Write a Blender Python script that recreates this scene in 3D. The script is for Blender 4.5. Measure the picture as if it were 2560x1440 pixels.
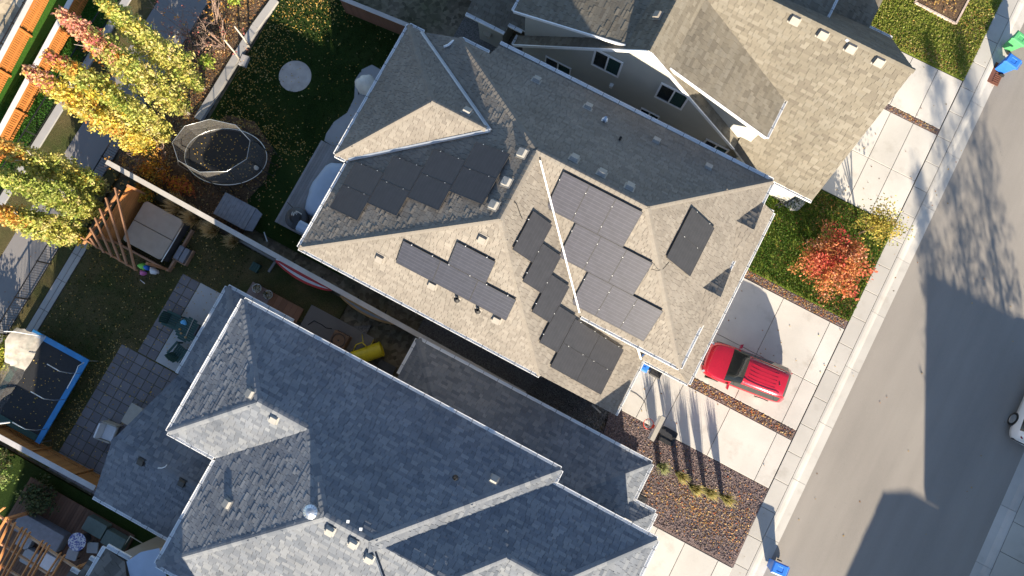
import bpy, math, random
import numpy as np
from mathutils import Vector, Matrix
R_ = math.radians
random.seed(7); rng = np.random.default_rng(7)
SC = bpy.context.scene
for o in list(bpy.data.objects): bpy.data.objects.remove(o)
COL = SC.collection

# ------------------------------------------------------------------ camera, sky, sun, exposure
CAM_H = 36.0; FPX = 1775.0
CAM_R = (Matrix.Rotation(R_(27.83), 3, 'Z') @ Matrix.Rotation(R_(0.151), 3, 'Y') @ Matrix.Rotation(R_(6.387), 3, 'X'))
cd = bpy.data.cameras.new('camera'); cam = bpy.data.objects.new('camera', cd); COL.objects.link(cam)
cd.sensor_width = 36.0; cd.lens = 36.0 * FPX / 2560.0; cd.clip_end = 2000.0; cd.clip_start = 0.5
cam.matrix_world = Matrix.Translation((0, 0, CAM_H)) @ CAM_R.to_4x4()
SC.camera = cam
SUN_EL = 20.9; SUN_DIR = Vector((0.553, -0.833, 0)).normalized()      # horizontal direction towards the sun
w = bpy.data.worlds.new('World'); SC.world = w; w.use_nodes = True
nt = w.node_tree; bg = nt.nodes['Background']
sky = nt.nodes.new('ShaderNodeTexSky'); sky.sky_type = 'NISHITA'; sky.sun_disc = False
sky.sun_elevation = R_(SUN_EL); sky.sun_rotation = math.atan2(SUN_DIR.x, SUN_DIR.y)
sky.altitude = 1000; sky.air_density = 1.0; sky.dust_density = 0.6
nt.links.new(sky.outputs[0], bg.inputs[0]); bg.inputs[1].default_value = 0.083
sd = bpy.data.lights.new('sun', 'SUN'); so = bpy.data.objects.new('sun', sd); COL.objects.link(so)
sd.energy = 5.0; sd.angle = R_(0.53); sd.color = (1.0, 0.86, 0.66)
sv = Vector((SUN_DIR.x * math.cos(R_(SUN_EL)), SUN_DIR.y * math.cos(R_(SUN_EL)), math.sin(R_(SUN_EL))))
so.rotation_euler = sv.to_track_quat('Z', 'Y').to_euler()
SC.view_settings.view_transform = 'Standard'; SC.view_settings.look = 'None'
SC.view_settings.exposure = 1.54; SC.view_settings.gamma = 1.0
SC.render.engine = 'CYCLES'

# ------------------------------------------------------------------ helpers
def P(px, py, z=0.0):
    """point of the place seen at a pixel of the 2560 x 1440 photograph, at height z (x = along the houses, y = across)"""
    d = CAM_R @ Vector((px - 1280, -(py - 720), -FPX))
    k = (CAM_H - z) / -d.z
    return Vector((d.x * k, d.y * k, z))

class MB:
    def __init__(s): s.v = []; s.f = []; s.c = []; s.m = []
    def add(s, vs, fs, c=(.5, .5, .5), m=0):
        b = len(s.v); s.v += [tuple(v) for v in vs]
        for f in fs: s.f.append([b + i for i in f]); s.c.append(c); s.m.append(m)
    def box(s, x0, x1, y0, y1, z0, z1, c=(.5, .5, .5), m=0):
        s.add([(x0,y0,z0),(x1,y0,z0),(x1,y1,z0),(x0,y1,z0),(x0,y0,z1),(x1,y0,z1),(x1,y1,z1),(x0,y1,z1)],
              [(3,2,1,0),(4,5,6,7),(0,1,5,4),(1,2,6,5),(2,3,7,6),(3,0,4,7)], c, m)
    def obox(s, ctr, ax, ay, az, c=(.5, .5, .5), m=0):
        """box from centre and three half-axis vectors"""
        ctr = Vector(ctr); ax = Vector(ax); ay = Vector(ay); az = Vector(az); vs = []
        for k in (-1, 1):
            for a, b in ((-1, -1), (1, -1), (1, 1), (-1, 1)): vs.append(ctr + a*ax + b*ay + k*az)
        s.add(vs, [(3,2,1,0),(4,5,6,7),(0,1,5,4),(1,2,6,5),(2,3,7,6),(3,0,4,7)], c, m)
    def bar(s, a, b, w, h, c=(.5, .5, .5), m=0, up=(0, 0, 1)):
        a = Vector(a); b = Vector(b); d = b - a; L = d.length
        if L < 1e-6: return
        d /= L; up = Vector(up)
        if abs(d.dot(up)) > .99: up = Vector((1, 0, 0))
        sx = d.cross(up).normalized(); uz = sx.cross(d).normalized()
        s.obox((a + b) / 2, d * L / 2, sx * w / 2, uz * h / 2, c, m)
    def prism(s, poly, z0, z1, c=(.5, .5, .5), m=0, ms=None):
        n = len(poly); ar = sum(poly[i][0]*poly[(i+1)%n][1] - poly[(i+1)%n][0]*poly[i][1] for i in range(n))
        if ar < 0: poly = poly[::-1]
        vs = [(p[0], p[1], z0) for p in poly] + [(p[0], p[1], z1) for p in poly]
        s.add(vs, [list(range(n, 2*n))], c, m)
        s.add(vs, [list(range(n))[::-1]] + [(i, (i+1) % n, n + (i+1) % n, n + i) for i in range(n)], c, m if ms is None else ms)
    def slab3(s, pts, down, c=(.5, .5, .5), m=0, ms=1):
        """3D polygon with thickness straight down"""
        n = len(pts); pts = [Vector(p) for p in pts]
        nz = sum(pts[i].x*pts[(i+1)%n].y - pts[(i+1)%n].x*pts[i].y for i in range(n))
        if nz < 0: pts = pts[::-1]
        vs = pts + [p - Vector((0, 0, down)) for p in pts]
        s.add(vs, [list(range(n))], c, m)
        s.add(vs, [list(range(n, 2*n))[::-1]] + [(i, n + i, n + (i+1) % n, (i+1) % n) for i in range(n)], c, ms)
    def tube(s, pts, rad, n=8, c=(.5, .5, .5), m=0, cap=True):
        pts = [Vector(p) for p in pts]; rad = rad if isinstance(rad, (list, tuple)) else [rad] * len(pts)
        rings = []; prev = None
        for i, p in enumerate(pts):
            d = (pts[min(i+1, len(pts)-1)] - pts[max(i-1, 0)])
            d = d.normalized() if d.length > 1e-9 else Vector((0, 0, 1))
            if prev is None:
                a = Vector((0, 0, 1)) if abs(d.z) < .9 else Vector((1, 0, 0)); sx = d.cross(a).normalized()
            else: sx = (prev - d * prev.dot(d)).normalized()
            prev = sx; sy = d.cross(sx)
            rings.append([p + (sx * math.cos(2*math.pi*k/n) + sy * math.sin(2*math.pi*k/n)) * rad[i] for k in range(n)])
        vs = [q for r in rings for q in r]; fs = []
        for i in range(len(pts) - 1):
            for k in range(n): fs.append((i*n+k, i*n+(k+1)%n, (i+1)*n+(k+1)%n, (i+1)*n+k))
        if cap: fs += [list(range(n))[::-1], list(range((len(pts)-1)*n, len(pts)*n))]
        s.add(vs, fs, c, m)
    def lathe(s, prof, ctr=(0, 0, 0), n=24, c=(.5, .5, .5), m=0, a0=0.0):
        ctr = Vector(ctr); vs = []; fs = []; k = len(prof)
        for i in range(n):
            a = 2*math.pi*i/n + a0
            for r, z in prof: vs.append(ctr + Vector((r*math.cos(a), r*math.sin(a), z)))
        for i in range(n):
            j = (i+1) % n
            for q in range(k-1): fs.append((i*k+q, j*k+q, j*k+q+1, i*k+q+1))
        s.add(vs, fs, c, m)
    def build(s, name, mats, parent=None, smooth=False):
        me = bpy.data.meshes.new(name); me.from_pydata(s.v, [], s.f)
        return link_mesh(name, me, mats, parent, smooth, s.c, s.m)

def link_mesh(name, me, mats, parent=None, smooth=False, cols=None, mi=None):
    if not isinstance(mats, (list, tuple)): mats = [mats]
    for m in mats: me.materials.append(M[m] if isinstance(m, str) else m)
    if cols is not None and len(cols):
        at = me.attributes.new('col', 'FLOAT_COLOR', 'FACE')
        a = np.ones((len(cols), 4), np.float32); a[:, :3] = np.array(cols, np.float32)
        at.data.foreach_set('color', a.ravel())
    if mi is not None and len(mats) > 1: me.polygons.foreach_set('material_index', mi)
    if smooth: me.polygons.foreach_set('use_smooth', [True] * len(me.polygons))
    me.update()
    return link_obj(name, me, parent)

def link_obj(name, data, parent=None):
    o = bpy.data.objects.new(name, data); COL.objects.link(o)
    if parent is not None: o.parent = parent
    return o

def quads_np(name, V, C, mat, parent=None):
    """V (n,4,3) quads, C (n,3) colours -> one mesh"""
    n = len(V); me = bpy.data.meshes.new(name)
    me.vertices.add(n*4); me.vertices.foreach_set('co', np.ascontiguousarray(V, np.float32).ravel())
    me.loops.add(n*4); me.loops.foreach_set('vertex_index', np.arange(n*4, dtype=np.int32))
    me.polygons.add(n); me.polygons.foreach_set('loop_start', np.arange(0, n*4, 4, dtype=np.int32))
    me.polygons.foreach_set('loop_total', np.full(n, 4, np.int32))
    me.update(calc_edges=True)
    return link_mesh(name, me, mat, parent, False, C)

def empty(name, loc=(0, 0, 0), rz=0.0, parent=None):
    o = link_obj(name, None, parent); o.location = loc; o.rotation_euler = (0, 0, rz); o.empty_display_size = .3
    return o
def tag(o, label, cat, group=None, kind=None):
    o['label'] = label; o['category'] = cat
    if group: o['group'] = group
    if kind: o['kind'] = kind
    return o
def struct(o, kind='structure', label=None):
    o['kind'] = kind
    if label: o['label'] = label
    return o
def copy_tree(o, parent=None):
    c = o.copy(); COL.objects.link(c); c.parent = parent
    for ch in o.children: copy_tree(ch, c)
    return c

# ------------------------------------------------------------------ materials
M = {}
def newmat(name):
    m = bpy.data.materials.new(name); m.use_nodes = True; M[name] = m
    t = m.node_tree; return m, t, t.nodes['Principled BSDF']
def N(t, kind, **kw):
    n = t.nodes.new(kind)
    for k, v in kw.items():
        if k in n.inputs: n.inputs[k].default_value = v
        else: setattr(n, k, v)
    return n
def mixc(t, a, b, fac, mode='MIX'):
    n = t.nodes.new('ShaderNodeMix'); n.data_type = 'RGBA'; n.blend_type = mode
    for sock, val in ((n.inputs[0], fac), (n.inputs[6], a), (n.inputs[7], b)):
        if hasattr(val, 'links'): t.links.new(val, sock)
        elif isinstance(val, (tuple, list)): sock.default_value = (*val, 1)[:4]
        else: sock.default_value = val
    return n.outputs[2]
def ramp(t, fac, stops):
    r = t.nodes.new('ShaderNodeValToRGB'); t.links.new(fac, r.inputs[0]); e = r.color_ramp.elements
    while len(e) < len(stops): e.new(.5)
    for q, (p, c) in zip(e, stops): q.position = p; q.color = (*c, 1)[:4] if not isinstance(c, (int, float)) else (c, c, c, 1)
    return r.outputs[0]
def coords(t, scale=1.0, kind='Object'):
    tc = t.nodes.new('ShaderNodeTexCoord'); mp = t.nodes.new('ShaderNodeMapping')
    s = scale if isinstance(scale, (tuple, list)) else (scale,) * 3
    mp.inputs['Scale'].default_value = s; t.links.new(tc.outputs[kind], mp.inputs[0]); return mp.outputs[0]
def noise(t, vec, scale, detail=4.0, rough=.55):
    n = N(t, 'ShaderNodeTexNoise', Scale=scale, Detail=detail, Roughness=rough); t.links.new(vec, n.inputs['Vector']); return n.outputs['Fac']
def bump(t, b, h, strength=.3, dist=.02):
    n = N(t, 'ShaderNodeBump', Strength=strength, Distance=dist); t.links.new(h, n.inputs['Height']); t.links.new(n.outputs[0], b.inputs['Normal'])
def plain(name, col, rough=.6, metal=0.0, var=.12, vs=6.0, bmp=.1, coat=0.0, bs=60.0, spec=.5):
    m, t, b = newmat(name); v = coords(t)
    n1 = noise(t, v, vs); c0 = tuple(c * (1 - var) for c in col); c1 = tuple(min(1, c * (1 + var)) for c in col)
    t.links.new(ramp(t, n1, [(.3, c0), (.7, c1)]), b.inputs['Base Color'])
    b.inputs['Roughness'].default_value = rough; b.inputs['Metallic'].default_value = metal; b.inputs['Coat Weight'].default_value = coat
    b.inputs['Specular IOR Level'].default_value = spec
    if bmp: bump(t, b, noise(t, v, bs), bmp, .01)
    return m
def tinted(name, rough=.85, var=.18, fine=90.0, bmp=.4, coarse=.7, spec=.3, stain=None):
    """colour comes with each piece (attribute), fine grain and wear come from noise"""
    m, t, b = newmat(name); v = coords(t)
    at = N(t, 'ShaderNodeAttribute', attribute_name='col')
    f = ramp(t, noise(t, v, fine, 3), [(.25, 1 - var), (.75, 1 + var)])
    c = mixc(t, at.outputs['Color'], f, 1.0, 'MULTIPLY')
    big = ramp(t, noise(t, v, coarse, 5), [(.3, .86), (.7, 1.10)])
    c = mixc(t, c, big, 1.0, 'MULTIPLY')
    if stain:
        sf = ramp(t, noise(t, v, stain[1], 6, .65), [(.55, 0.0), (.75, 1.0)])
        c = mixc(t, c, stain[0], mixc(t, (0, 0, 0), sf, stain[2]))
    t.links.new(c, b.inputs['Base Color']); b.inputs['Roughness'].default_value = rough; b.inputs['Specular IOR Level'].default_value = spec
    if bmp: bump(t, b, noise(t, v, fine, 3), bmp, .006)
    return m

tinted('shingle', rough=.92, var=.22, fine=70, bmp=.7, coarse=.5, spec=.2)
tinted('tinted', rough=.7, var=.10, fine=40, bmp=.15)
tinted('stone', rough=.9, var=.2, fine=50, bmp=.4)
tinted('wood', rough=.75, var=.16, fine=35, bmp=.25, coarse=1.3)
tinted('concrete', rough=.88, var=.07, fine=55, bmp=.15, coarse=.35, stain=((.20, .17, .13), .9, .35))
tinted('paver', rough=.9, var=.12, fine=40, bmp=.3, coarse=.8)
plain('white_metal', (.78, .79, .80), .35, 0, .05, 3, .05)
plain('dark_metal', (.02, .02, .022), .4, .3, .2, 8, .05)
plain('galv', (.62, .64, .66), .3, .85, .1, 9, .05)
plain('black_plastic', (.018, .018, .02), .5, 0, .25, 7, .1)
plain('rubber', (.015, .015, .015), .85, 0, .2, 9, .2)
plain('blue_plastic', (.03, .17, .62), .42, 0, .1, 5, .06)
plain('green_plastic', (.10, .42, .16), .45, 0, .1, 5, .06)
plain('dark_green', (.018, .06, .05), .55, 0, .15, 9, .1)
plain('yellow_plastic', (.62, .50, .02), .4, 0, .12, 5, .08)
plain('red_paint', (.44, .010, .028), .22, .15, .04, 2, 0, coat=1.0)
plain('white_paint', (.80, .80, .80), .25, 0, .02, 2, 0, coat=1.0)
plain('orange_red', (.75, .07, .03), .4, 0, .08, 5, .05)
plain('chrome', (.8, .8, .82), .12, 1.0, .03, 3, 0)
plain('car_glass', (.022, .026, .026), .06, 0, .1, 2, 0, spec=.7)
plain('tail_light', (.35, .01, .012), .2, 0, .1, 5, 0, coat=.6)
plain('head_light', (.55, .57, .6), .12, .3, .1, 9, 0, coat=.6)
plain('stucco', (.36, .35, .31), .95, 0, .06, 1.2, .5, bs=45)
plain('stucco_white', (.43, .43, .395), .95, 0, .04, 1.2, .5, bs=45)
plain('siding', (.42, .40, .36), .8, 0, .06, 1.0, .1)
plain('deck_felt', (.10, .09, .08), .95, 0, .2, 3, .3)
plain('vent_grey', (.30, .29, .27), .55, 0, .08, 4, .1)
plain('vent_beige', (.235, .215, .19), .55, 0, .08, 4, .1)
plain('beige_trim', (.36, .33, .28), .6, 0, .06, 4, .1)
plain('spa_cover', (.34, .29, .24), .6, 0, .08, 2.2, .3, bs=14)
plain('spa_shell', (.06, .06, .065), .5, 0, .2, 4, .2)
plain('grey_fabric', (.30, .31, .33), .85, 0, .1, 2, .35, bs=9)
plain('cover_blue', (.34, .41, .52), .55, 0, .08, 1.5, .5, bs=5)
plain('cream_fabric', (.62, .58, .52), .9, 0, .08, 5, .4, bs=14)
plain('mat_black', (.012, .013, .016), .75, 0, .3, 14, .2)
plain('blue_pad', (.03, .20, .46), .5, 0, .1, 3, .2)
plain('grey_plank', (.19, .20, .23), .7, 0, .15, 5, .2)
plain('rust', (.17, .07, .045), .8, .3, .3, 14, .3)
plain('orange_wood', (.48, .20, .07), .7, 0, .2, 5, .2)
plain('brown_wood', (.17, .10, .06), .8, 0, .25, 5, .3)
plain('bark', (.42, .38, .33), .9, 0, .25, 6, .5)
plain('twig', (.30, .21, .17), .9, 0, .25, 9, .3)
plain('brown_bark', (.12, .085, .06), .9, 0, .25, 9, .5)
plain('red_board', (.50, .03, .03), .35, 0, .1, 3, .05)
plain('white_board', (.74, .75, .76), .35, 0, .05, 3, .05)
plain('tan_board', (.42, .25, .10), .45, 0, .12, 3, .05)
plain('cushion', (.62, .62, .64), .9, 0, .05, 4, .3, bs=10)
plain('terracotta', (.55, .52, .48), .8, 0, .08, 5, .2)

def leafmat(name, trans=.35):
    m, t, b = newmat(name); out = t.nodes['Material Output']
    at = N(t, 'ShaderNodeAttribute', attribute_name='col')
    v = coords(t); f = ramp(t, noise(t, v, 25, 2), [(.3, .82), (.7, 1.15)])
    c = mixc(t, at.outputs['Color'], f, 1.0, 'MULTIPLY')
    t.links.new(c, b.inputs['Base Color']); b.inputs['Roughness'].default_value = .6; b.inputs['Specular IOR Level'].default_value = .25
    tr = N(t, 'ShaderNodeBsdfTranslucent'); t.links.new(c, tr.inputs[0])
    mx = N(t, 'ShaderNodeMixShader'); mx.inputs[0].default_value = trans
    t.links.new(b.outputs[0], mx.inputs[1]); t.links.new(tr.outputs[0], mx.inputs[2]); t.links.new(mx.outputs[0], out.inputs[0])
leafmat('leaf'); leafmat('leaf_dry', .15)

def grassmat(name, c0, c1, c2, patch=.6):
    m, t, b = newmat(name); v = coords(t)
    base = ramp(t, noise(t, v, patch, 5, .6), [(.3, c0), (.52, c1), (.72, c2)])
    fine = ramp(t, noise(t, v, 22, 4, .7), [(.25, .55), (.75, 1.4)])
    str_ = ramp(t, noise(t, coords(t, (14, 3, 1)), 4, 3, .6), [(.3, .8), (.7, 1.18)])
    c = mixc(t, mixc(t, base, fine, 1.0, 'MULTIPLY'), str_, 1.0, 'MULTIPLY')
    t.links.new(c, b.inputs['Base Color']); b.inputs['Roughness'].default_value = .95; b.inputs['Specular IOR Level'].default_value = .1
    bump(t, b, noise(t, v, 26, 5, .75), 1.0, .08)
grassmat('grass_lit', (.14, .19, .028), (.19, .24, .04), (.27, .28, .07))  # sunlit copy of the lawn grass, brightness put into the colour
grassmat('grass_shaded', (.018, .038, .008), (.026, .048, .010), (.04, .058, .016))  # shaded copy of the lawn grass, shade put into the colour
grassmat('grass_dry', (.06, .075, .025), (.10, .09, .04), (.14, .11, .055))
grassmat('turf', (.035, .12, .015), (.045, .14, .02), (.06, .16, .025), .4)
def groundmat(name, c0, c1, c2, s1=9.0, s2=60.0, bs=.6, big=.5, rough=.95):
    m, t, b = newmat(name); v = coords(t)
    vo = N(t, 'ShaderNodeTexVoronoi', Scale=s1); t.links.new(v, vo.inputs['Vector'])
    n2 = noise(t, v, s2, 3, .6); n0 = noise(t, v, big, 4)
    c = mixc(t, mixc(t, c0, c1, n2), c2, ramp(t, n0, [(.4, 0.0), (.7, .8)]))
    sp = ramp(t, vo.outputs['Color'], [(.1, .6), (.9, 1.4)])
    c = mixc(t, c, sp, 1.0, 'MULTIPLY')
    t.links.new(c, b.inputs['Base Color']); b.inputs['Roughness'].default_value = rough; b.inputs['Specular IOR Level'].default_value = .15
    bump(t, b, vo.outputs['Distance'], bs, .03)
groundmat('mulch', (.05, .035, .025), (.13, .085, .055), (.16, .10, .06), 14, 40)
groundmat('gravel', (.10, .075, .07), (.22, .16, .15), (.15, .12, .12), 22, 70)
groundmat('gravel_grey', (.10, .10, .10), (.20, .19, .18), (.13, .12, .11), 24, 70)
groundmat('soil', (.12, .10, .07), (.20, .17, .13), (.09, .09, .05), 5, 20, .3)
groundmat('dirt_beige', (.38, .31, .22), (.46, .39, .29), (.33, .27, .18), 3, 12, .3)
def asphalt(name, base, lite):
    m, t, b = newmat(name); v = coords(t)
    c = ramp(t, noise(t, v, 60, 3, .7), [(.25, tuple(x*.78 for x in base)), (.8, tuple(x*1.22 for x in base))])
    big = ramp(t, noise(t, coords(t, (.22, .07, 1)), 1.6, 5, .55), [(.3, 0.0), (.75, 1.0)])
    c = mixc(t, c, lite, mixc(t, (0, 0, 0), big, .75))
    tr_ = ramp(t, noise(t, coords(t, (.9, .03, 1)), 1.3, 4, .6), [(.35, .955), (.65, 1.03)]); c = mixc(t, c, tr_, 1.0, 'MULTIPLY')
    sp = ramp(t, noise(t, v, 3.2, 6, .75), [(.66, 1.0), (.76, .62)])
    c = mixc(t, c, sp, 1.0, 'MULTIPLY')
    t.links.new(c, b.inputs['Base Color']); b.inputs['Roughness'].default_value = .9; b.inputs['Specular IOR Level'].default_value = .25
    bump(t, b, noise(t, v, 80, 3, .8), .5, .012)
asphalt('asphalt', (.235, .218, .200), (.315, .292, .266)); asphalt('path_asphalt', (.20, .19, .19), (.24, .23, .225))

# solar glass: thin bright wires printed on near-black cells
def solar(name, axis, col, strong=.12, rough=.22):
    m, t, b = newmat(name); tc = N(t, 'ShaderNodeTexCoord'); sp = N(t, 'ShaderNodeSeparateXYZ'); t.links.new(tc.outputs['Object'], sp.inputs[0])
    def line(ax, k, wd):
        a = N(t, 'ShaderNodeMath', operation='MULTIPLY'); t.links.new(sp.outputs[ax], a.inputs[0]); a.inputs[1].default_value = k
        f = N(t, 'ShaderNodeMath', operation='FRACT'); t.links.new(a.outputs[0], f.inputs[0])
        l = N(t, 'ShaderNodeMath', operation='LESS_THAN'); t.links.new(f.outputs[0], l.inputs[0]); l.inputs[1].default_value = wd; return l.outputs[0]
    base = ramp(t, noise(t, coords(t), 3, 3), [(.3, tuple(x*.85 for x in col)), (.7, tuple(x*1.15 for x in col))])
    c = mixc(t, base, (.35, .35, .40), mixc(t, (0, 0, 0), line(axis, 1/.158, .10), strong))
    c = mixc(t, c, (.45, .45, .5), mixc(t, (0, 0, 0), line(1 - axis, 1/.368, .03), strong * .3))
    t.links.new(c, b.inputs['Base Color']); b.inputs['Roughness'].default_value = rough
    b.inputs['Coat Weight'].default_value = .15; b.inputs['Coat Roughness'].default_value = .25
solar('solar_glass', 1, (.024, .0255, .038), strong=.10, rough=.45); solar('solar_glass_pale', 1, (.031, .031, .044), strong=.11, rough=.45); solar('solar_glass_soft', 1, (.030, .0295, .034), strong=.04, rough=.45)  # pale copy: sun-haze reflection lifted into its base colour

def netmat(name, col, alpha, sc):
    m, t, b = newmat(name); out = t.nodes['Material Output']
    tr = N(t, 'ShaderNodeBsdfTransparent'); mx = N(t, 'ShaderNodeMixShader'); v = coords(t)
    f = ramp(t, noise(t, v, sc, 2), [(.3, alpha * .7), (.7, min(1, alpha * 1.3))])
    b.inputs['Base Color'].default_value = (*col, 1); b.inputs['Roughness'].default_value = .8
    t.links.new(f, mx.inputs[0]); t.links.new(tr.outputs[0], mx.inputs[1]); t.links.new(b.outputs[0], mx.inputs[2]); t.links.new(mx.outputs[0], out.inputs[0])
netmat('net', (.26, .25, .24), .20, 9); netmat('net_white', (.50, .47, .43), .55, 3)
# ------------------------------------------------------------------ ground
def jit(c, a=.06):
    k = 1 + random.uniform(-a, a); return tuple(x * k for x in c)
def sheet(name, poly, z0, z1, mat, kind='structure', parent=None):
    b = MB(); b.prism([tuple(p)[:2] for p in poly], z0, z1); o = b.build(name, mat, parent)
    if parent is None: struct(o, kind)
    return o
def rect(u0, u1, v0, v1): return [(u0, v0), (u1, v0), (u1, v1), (u0, v1)]
def slab_field(name, rects, z, col=(.46, .44, .41), mat='concrete', piece='slab', gap=.022, th=.05, under='gravel_grey', cj=.05):
    b = MB()
    for r in rects: b.box(r[0] + .004, r[1] - .004, r[2] + .004, r[3] - .004, z - th - .05, z - .022, (.12, .11, .1))
    par = struct(b.build(name, 'stone'))
    for u0, u1, v0, v1 in rects:
        q = MB(); g = gap / 2; c = jit(col, cj); e = .012; zz = z + random.uniform(-.002, .002)
        a0, a1, b0, b1 = u0 + g, u1 - g, v0 + g, v1 - g
        vs = [(a0, b0, z - th), (a1, b0, z - th), (a1, b1, z - th), (a0, b1, z - th), (a0, b0, zz - e), (a1, b0, zz - e), (a1, b1, zz - e), (a0, b1, zz - e),
              (a0 + e, b0 + e, zz), (a1 - e, b0 + e, zz), (a1 - e, b1 - e, zz), (a0 + e, b1 - e, zz)]
        fs = [(8, 9, 10, 11)]
        for i in range(4):
            j = (i + 1) % 4; fs += [(i, j, 4 + j, 4 + i), (4 + i, 4 + j, 8 + j, 8 + i)]
        q.add(vs, fs, c); q.build(piece, mat, par)
    return par
def grid(u0, u1, v0, v1, us, vs):
    us = [u0] + [x for x in us if u0 < x < u1] + [u1]; vs = [v0] + [x for x in vs if v0 < x < v1] + [v1]
    return [(us[i], us[i+1], vs[j], vs[j+1]) for i in range(len(us)-1) for j in range(len(vs)-1)]

sheet('ground', rect(-320, 320, -320, 320), -.5, -.16, 'soil')
sheet('road', rect(15.48, 24.42, -120, 150), -.45, -.09, 'asphalt')
# kerbs: rolled concrete, both sides
def kerb(name, u, sgn, v0, v1, n):
    par = None; L = (v1 - v0) / n
    prof = [(0, -.14), (0, .0), (.10, .004), (.24, -.02), (.38, -.066), (.78, -.086), (.78, -.16)]
    b = MB(); b.box(*sorted((u + sgn*.02, u + sgn*.76)), v0, v1, -.3, -.15, (.2, .19, .17)); par = struct(b.build(name, 'concrete'))
    for i in range(n):
        q = MB(); a, c = v0 + i*L + .008, v0 + (i+1)*L - .008; k = len(prof)
        vs = [(u + sgn*x, a, z) for x, z in prof] + [(u + sgn*x, c, z) for x, z in prof]
        fs = [(j, j+1, k+j+1, k+j) for j in range(k-1)] + [list(range(k)), list(range(k, 2*k))[::-1]]
        if sgn > 0: fs = [f[::-1] for f in fs]
        q.add(vs, fs, jit((.46, .445, .42), .06)); q.build('kerbstone', 'concrete', par)
kerb('kerb', 14.72, 1, -14.0, 36.0, 16)
kerb('kerb', 25.18, -1, -10.0, 17.5, 9)
SWV = [(-14.0 + i * 1.52) for i in range(34)]
slab_field('sidewalk', grid(13.93, 14.71, -13.0, 36.0, [], [v for v in SWV]), .0, (.43, .415, .39), cj=.06)
slab_field('sidewalk', grid(25.2, 26.7, -8.0, 16.0, [], [(-8 + i * 1.6) for i in range(15)]), .0, (.46, .44, .40))
# driveways
slab_field('driveway', grid(5.6, 13.9, 3.80, 9.52, [7.9, 10.5, 13.1], [6.30]) + grid(4.6, 13.9, .62, 3.27, [6.55, 7.92, 10.5, 13.1], []), .012, (.515, .495, .465))
slab_field('driveway', grid(8.0, 13.9, 15.55, 20.98, [9.8, 11.25, 12.55], [18.2]) + grid(8.0, 13.9, 21.32, 24.28, [11.05, 12.5], []), .012, (.515, .495, .465))
slab_field('driveway', grid(7.4, 13.98, -9.5, -3.62, [9.9, 11.4, 13.2], [-6.4]), .012, (.515, .495, .465))
# front planting
sheet('lawn', rect(7.3, 13.9, 9.98, 15.5), -.15, .01, 'grass_lit')
sheet('gravel_strip', rect(7.3, 13.9, 9.55, 9.97), -.15, .004, 'gravel')
sheet('gravel_strip', rect(7.2, 13.9, 3.29, 3.78), -.15, .004, 'gravel')
sheet('gravel_strip', rect(9.6, 13.9, 21.0, 21.3), -.15, .004, 'gravel')
sheet('gravel_bed', [(5.2, .6), (13.9, .6), (14.0, -3.6), (9.5, -3.6), (6.0, -3.4)], -.15, .006, 'gravel')
sheet('lawn', rect(6.0, 13.92, 24.32, 40), -.15, .01, 'grass_lit')
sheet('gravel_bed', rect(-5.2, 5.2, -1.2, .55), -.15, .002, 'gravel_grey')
sheet('gravel_bed', rect(-11, 8.0, 12.0, 15.4), -.15, .001, 'gravel_grey')
# back of the tan house
LAWN_T = [(-20.2, 3.0), (-20.15, 13.3), (-8, 13.3), (-8, 3.5), (-10, .0), (-15.6, .0), (-16.2, 1.2), (-15.9, 2.6), (-16.4, 4.2), (-18.0, 5.0), (-19.5, 4.6)]
sheet('lawn', [(-20.2, 3.0), (-20.15, 13.3), (-8, 13.3), (-8, 3.5), (-10, .0), (-15.6, .0), (-16.2, 1.2), (-15.9, 2.6), (-16.4, 4.2), (-18.0, 5.0), (-19.5, 4.6)], -.15, .01, 'grass_shaded')
sheet('planting_bed', [(-23.3, -.6), (-23.3, 13.5), (-20.62, 13.5), (-20.62, 3.4), (-20.2, 3.0), (-19.5, 4.6), (-18.0, 5.0), (-16.4, 4.2), (-15.9, 2.6), (-16.2, 1.2), (-15.6, .0), (-15.6, -.6)], -.15, .004, 'mulch')
kp = [P(690, 2), P(640, 70), P(590, 150), P(540, 232), P(497, 300)]
b = MB()
for i in range(4): b.bar(kp[i] + Vector((0, 0, .06)), kp[i+1] + Vector((0, 0, .06)), .40, .24, (.36, .35, .34))
b.bar(P(612, 140) + Vector((.15, 0, .1)), P(602, 165) + Vector((.15, 0, .1)), .38, .3, (.36, .35, .35))
struct(b.build('garden_kerb', 'concrete'))
circ = [(P(738, 191).x + .86 * math.cos(a), P(738, 191).y + .86 * math.sin(a)) for a in np.linspace(0, 2*math.pi, 40, endpoint=False)]
o = sheet('concrete_disc', circ, -.15, .03, 'gravel_grey')
plain('disc_concrete', (.40, .36, .33), .9, 0, .16, 2.2, .3); o.data.materials[0] = M['disc_concrete']
PATIO = None
curve = [(958, 178), (930, 162), (905, 174), (888, 200), (886, 245), (868, 282), (835, 305), (816, 334), (811, 352), (846, 374), (900, 330)]
plain('patio_concrete', (.33, .33, .34), .9, 0, .07, 1.5, .3, bs=70)
PATIO = [tuple(P(x, y))[:2] for x, y in curve] + [(-10.5, 6.5), (-10.5, 10.8)]
sheet('patio', PATIO, -.15, .025, 'patio_concrete')
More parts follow.
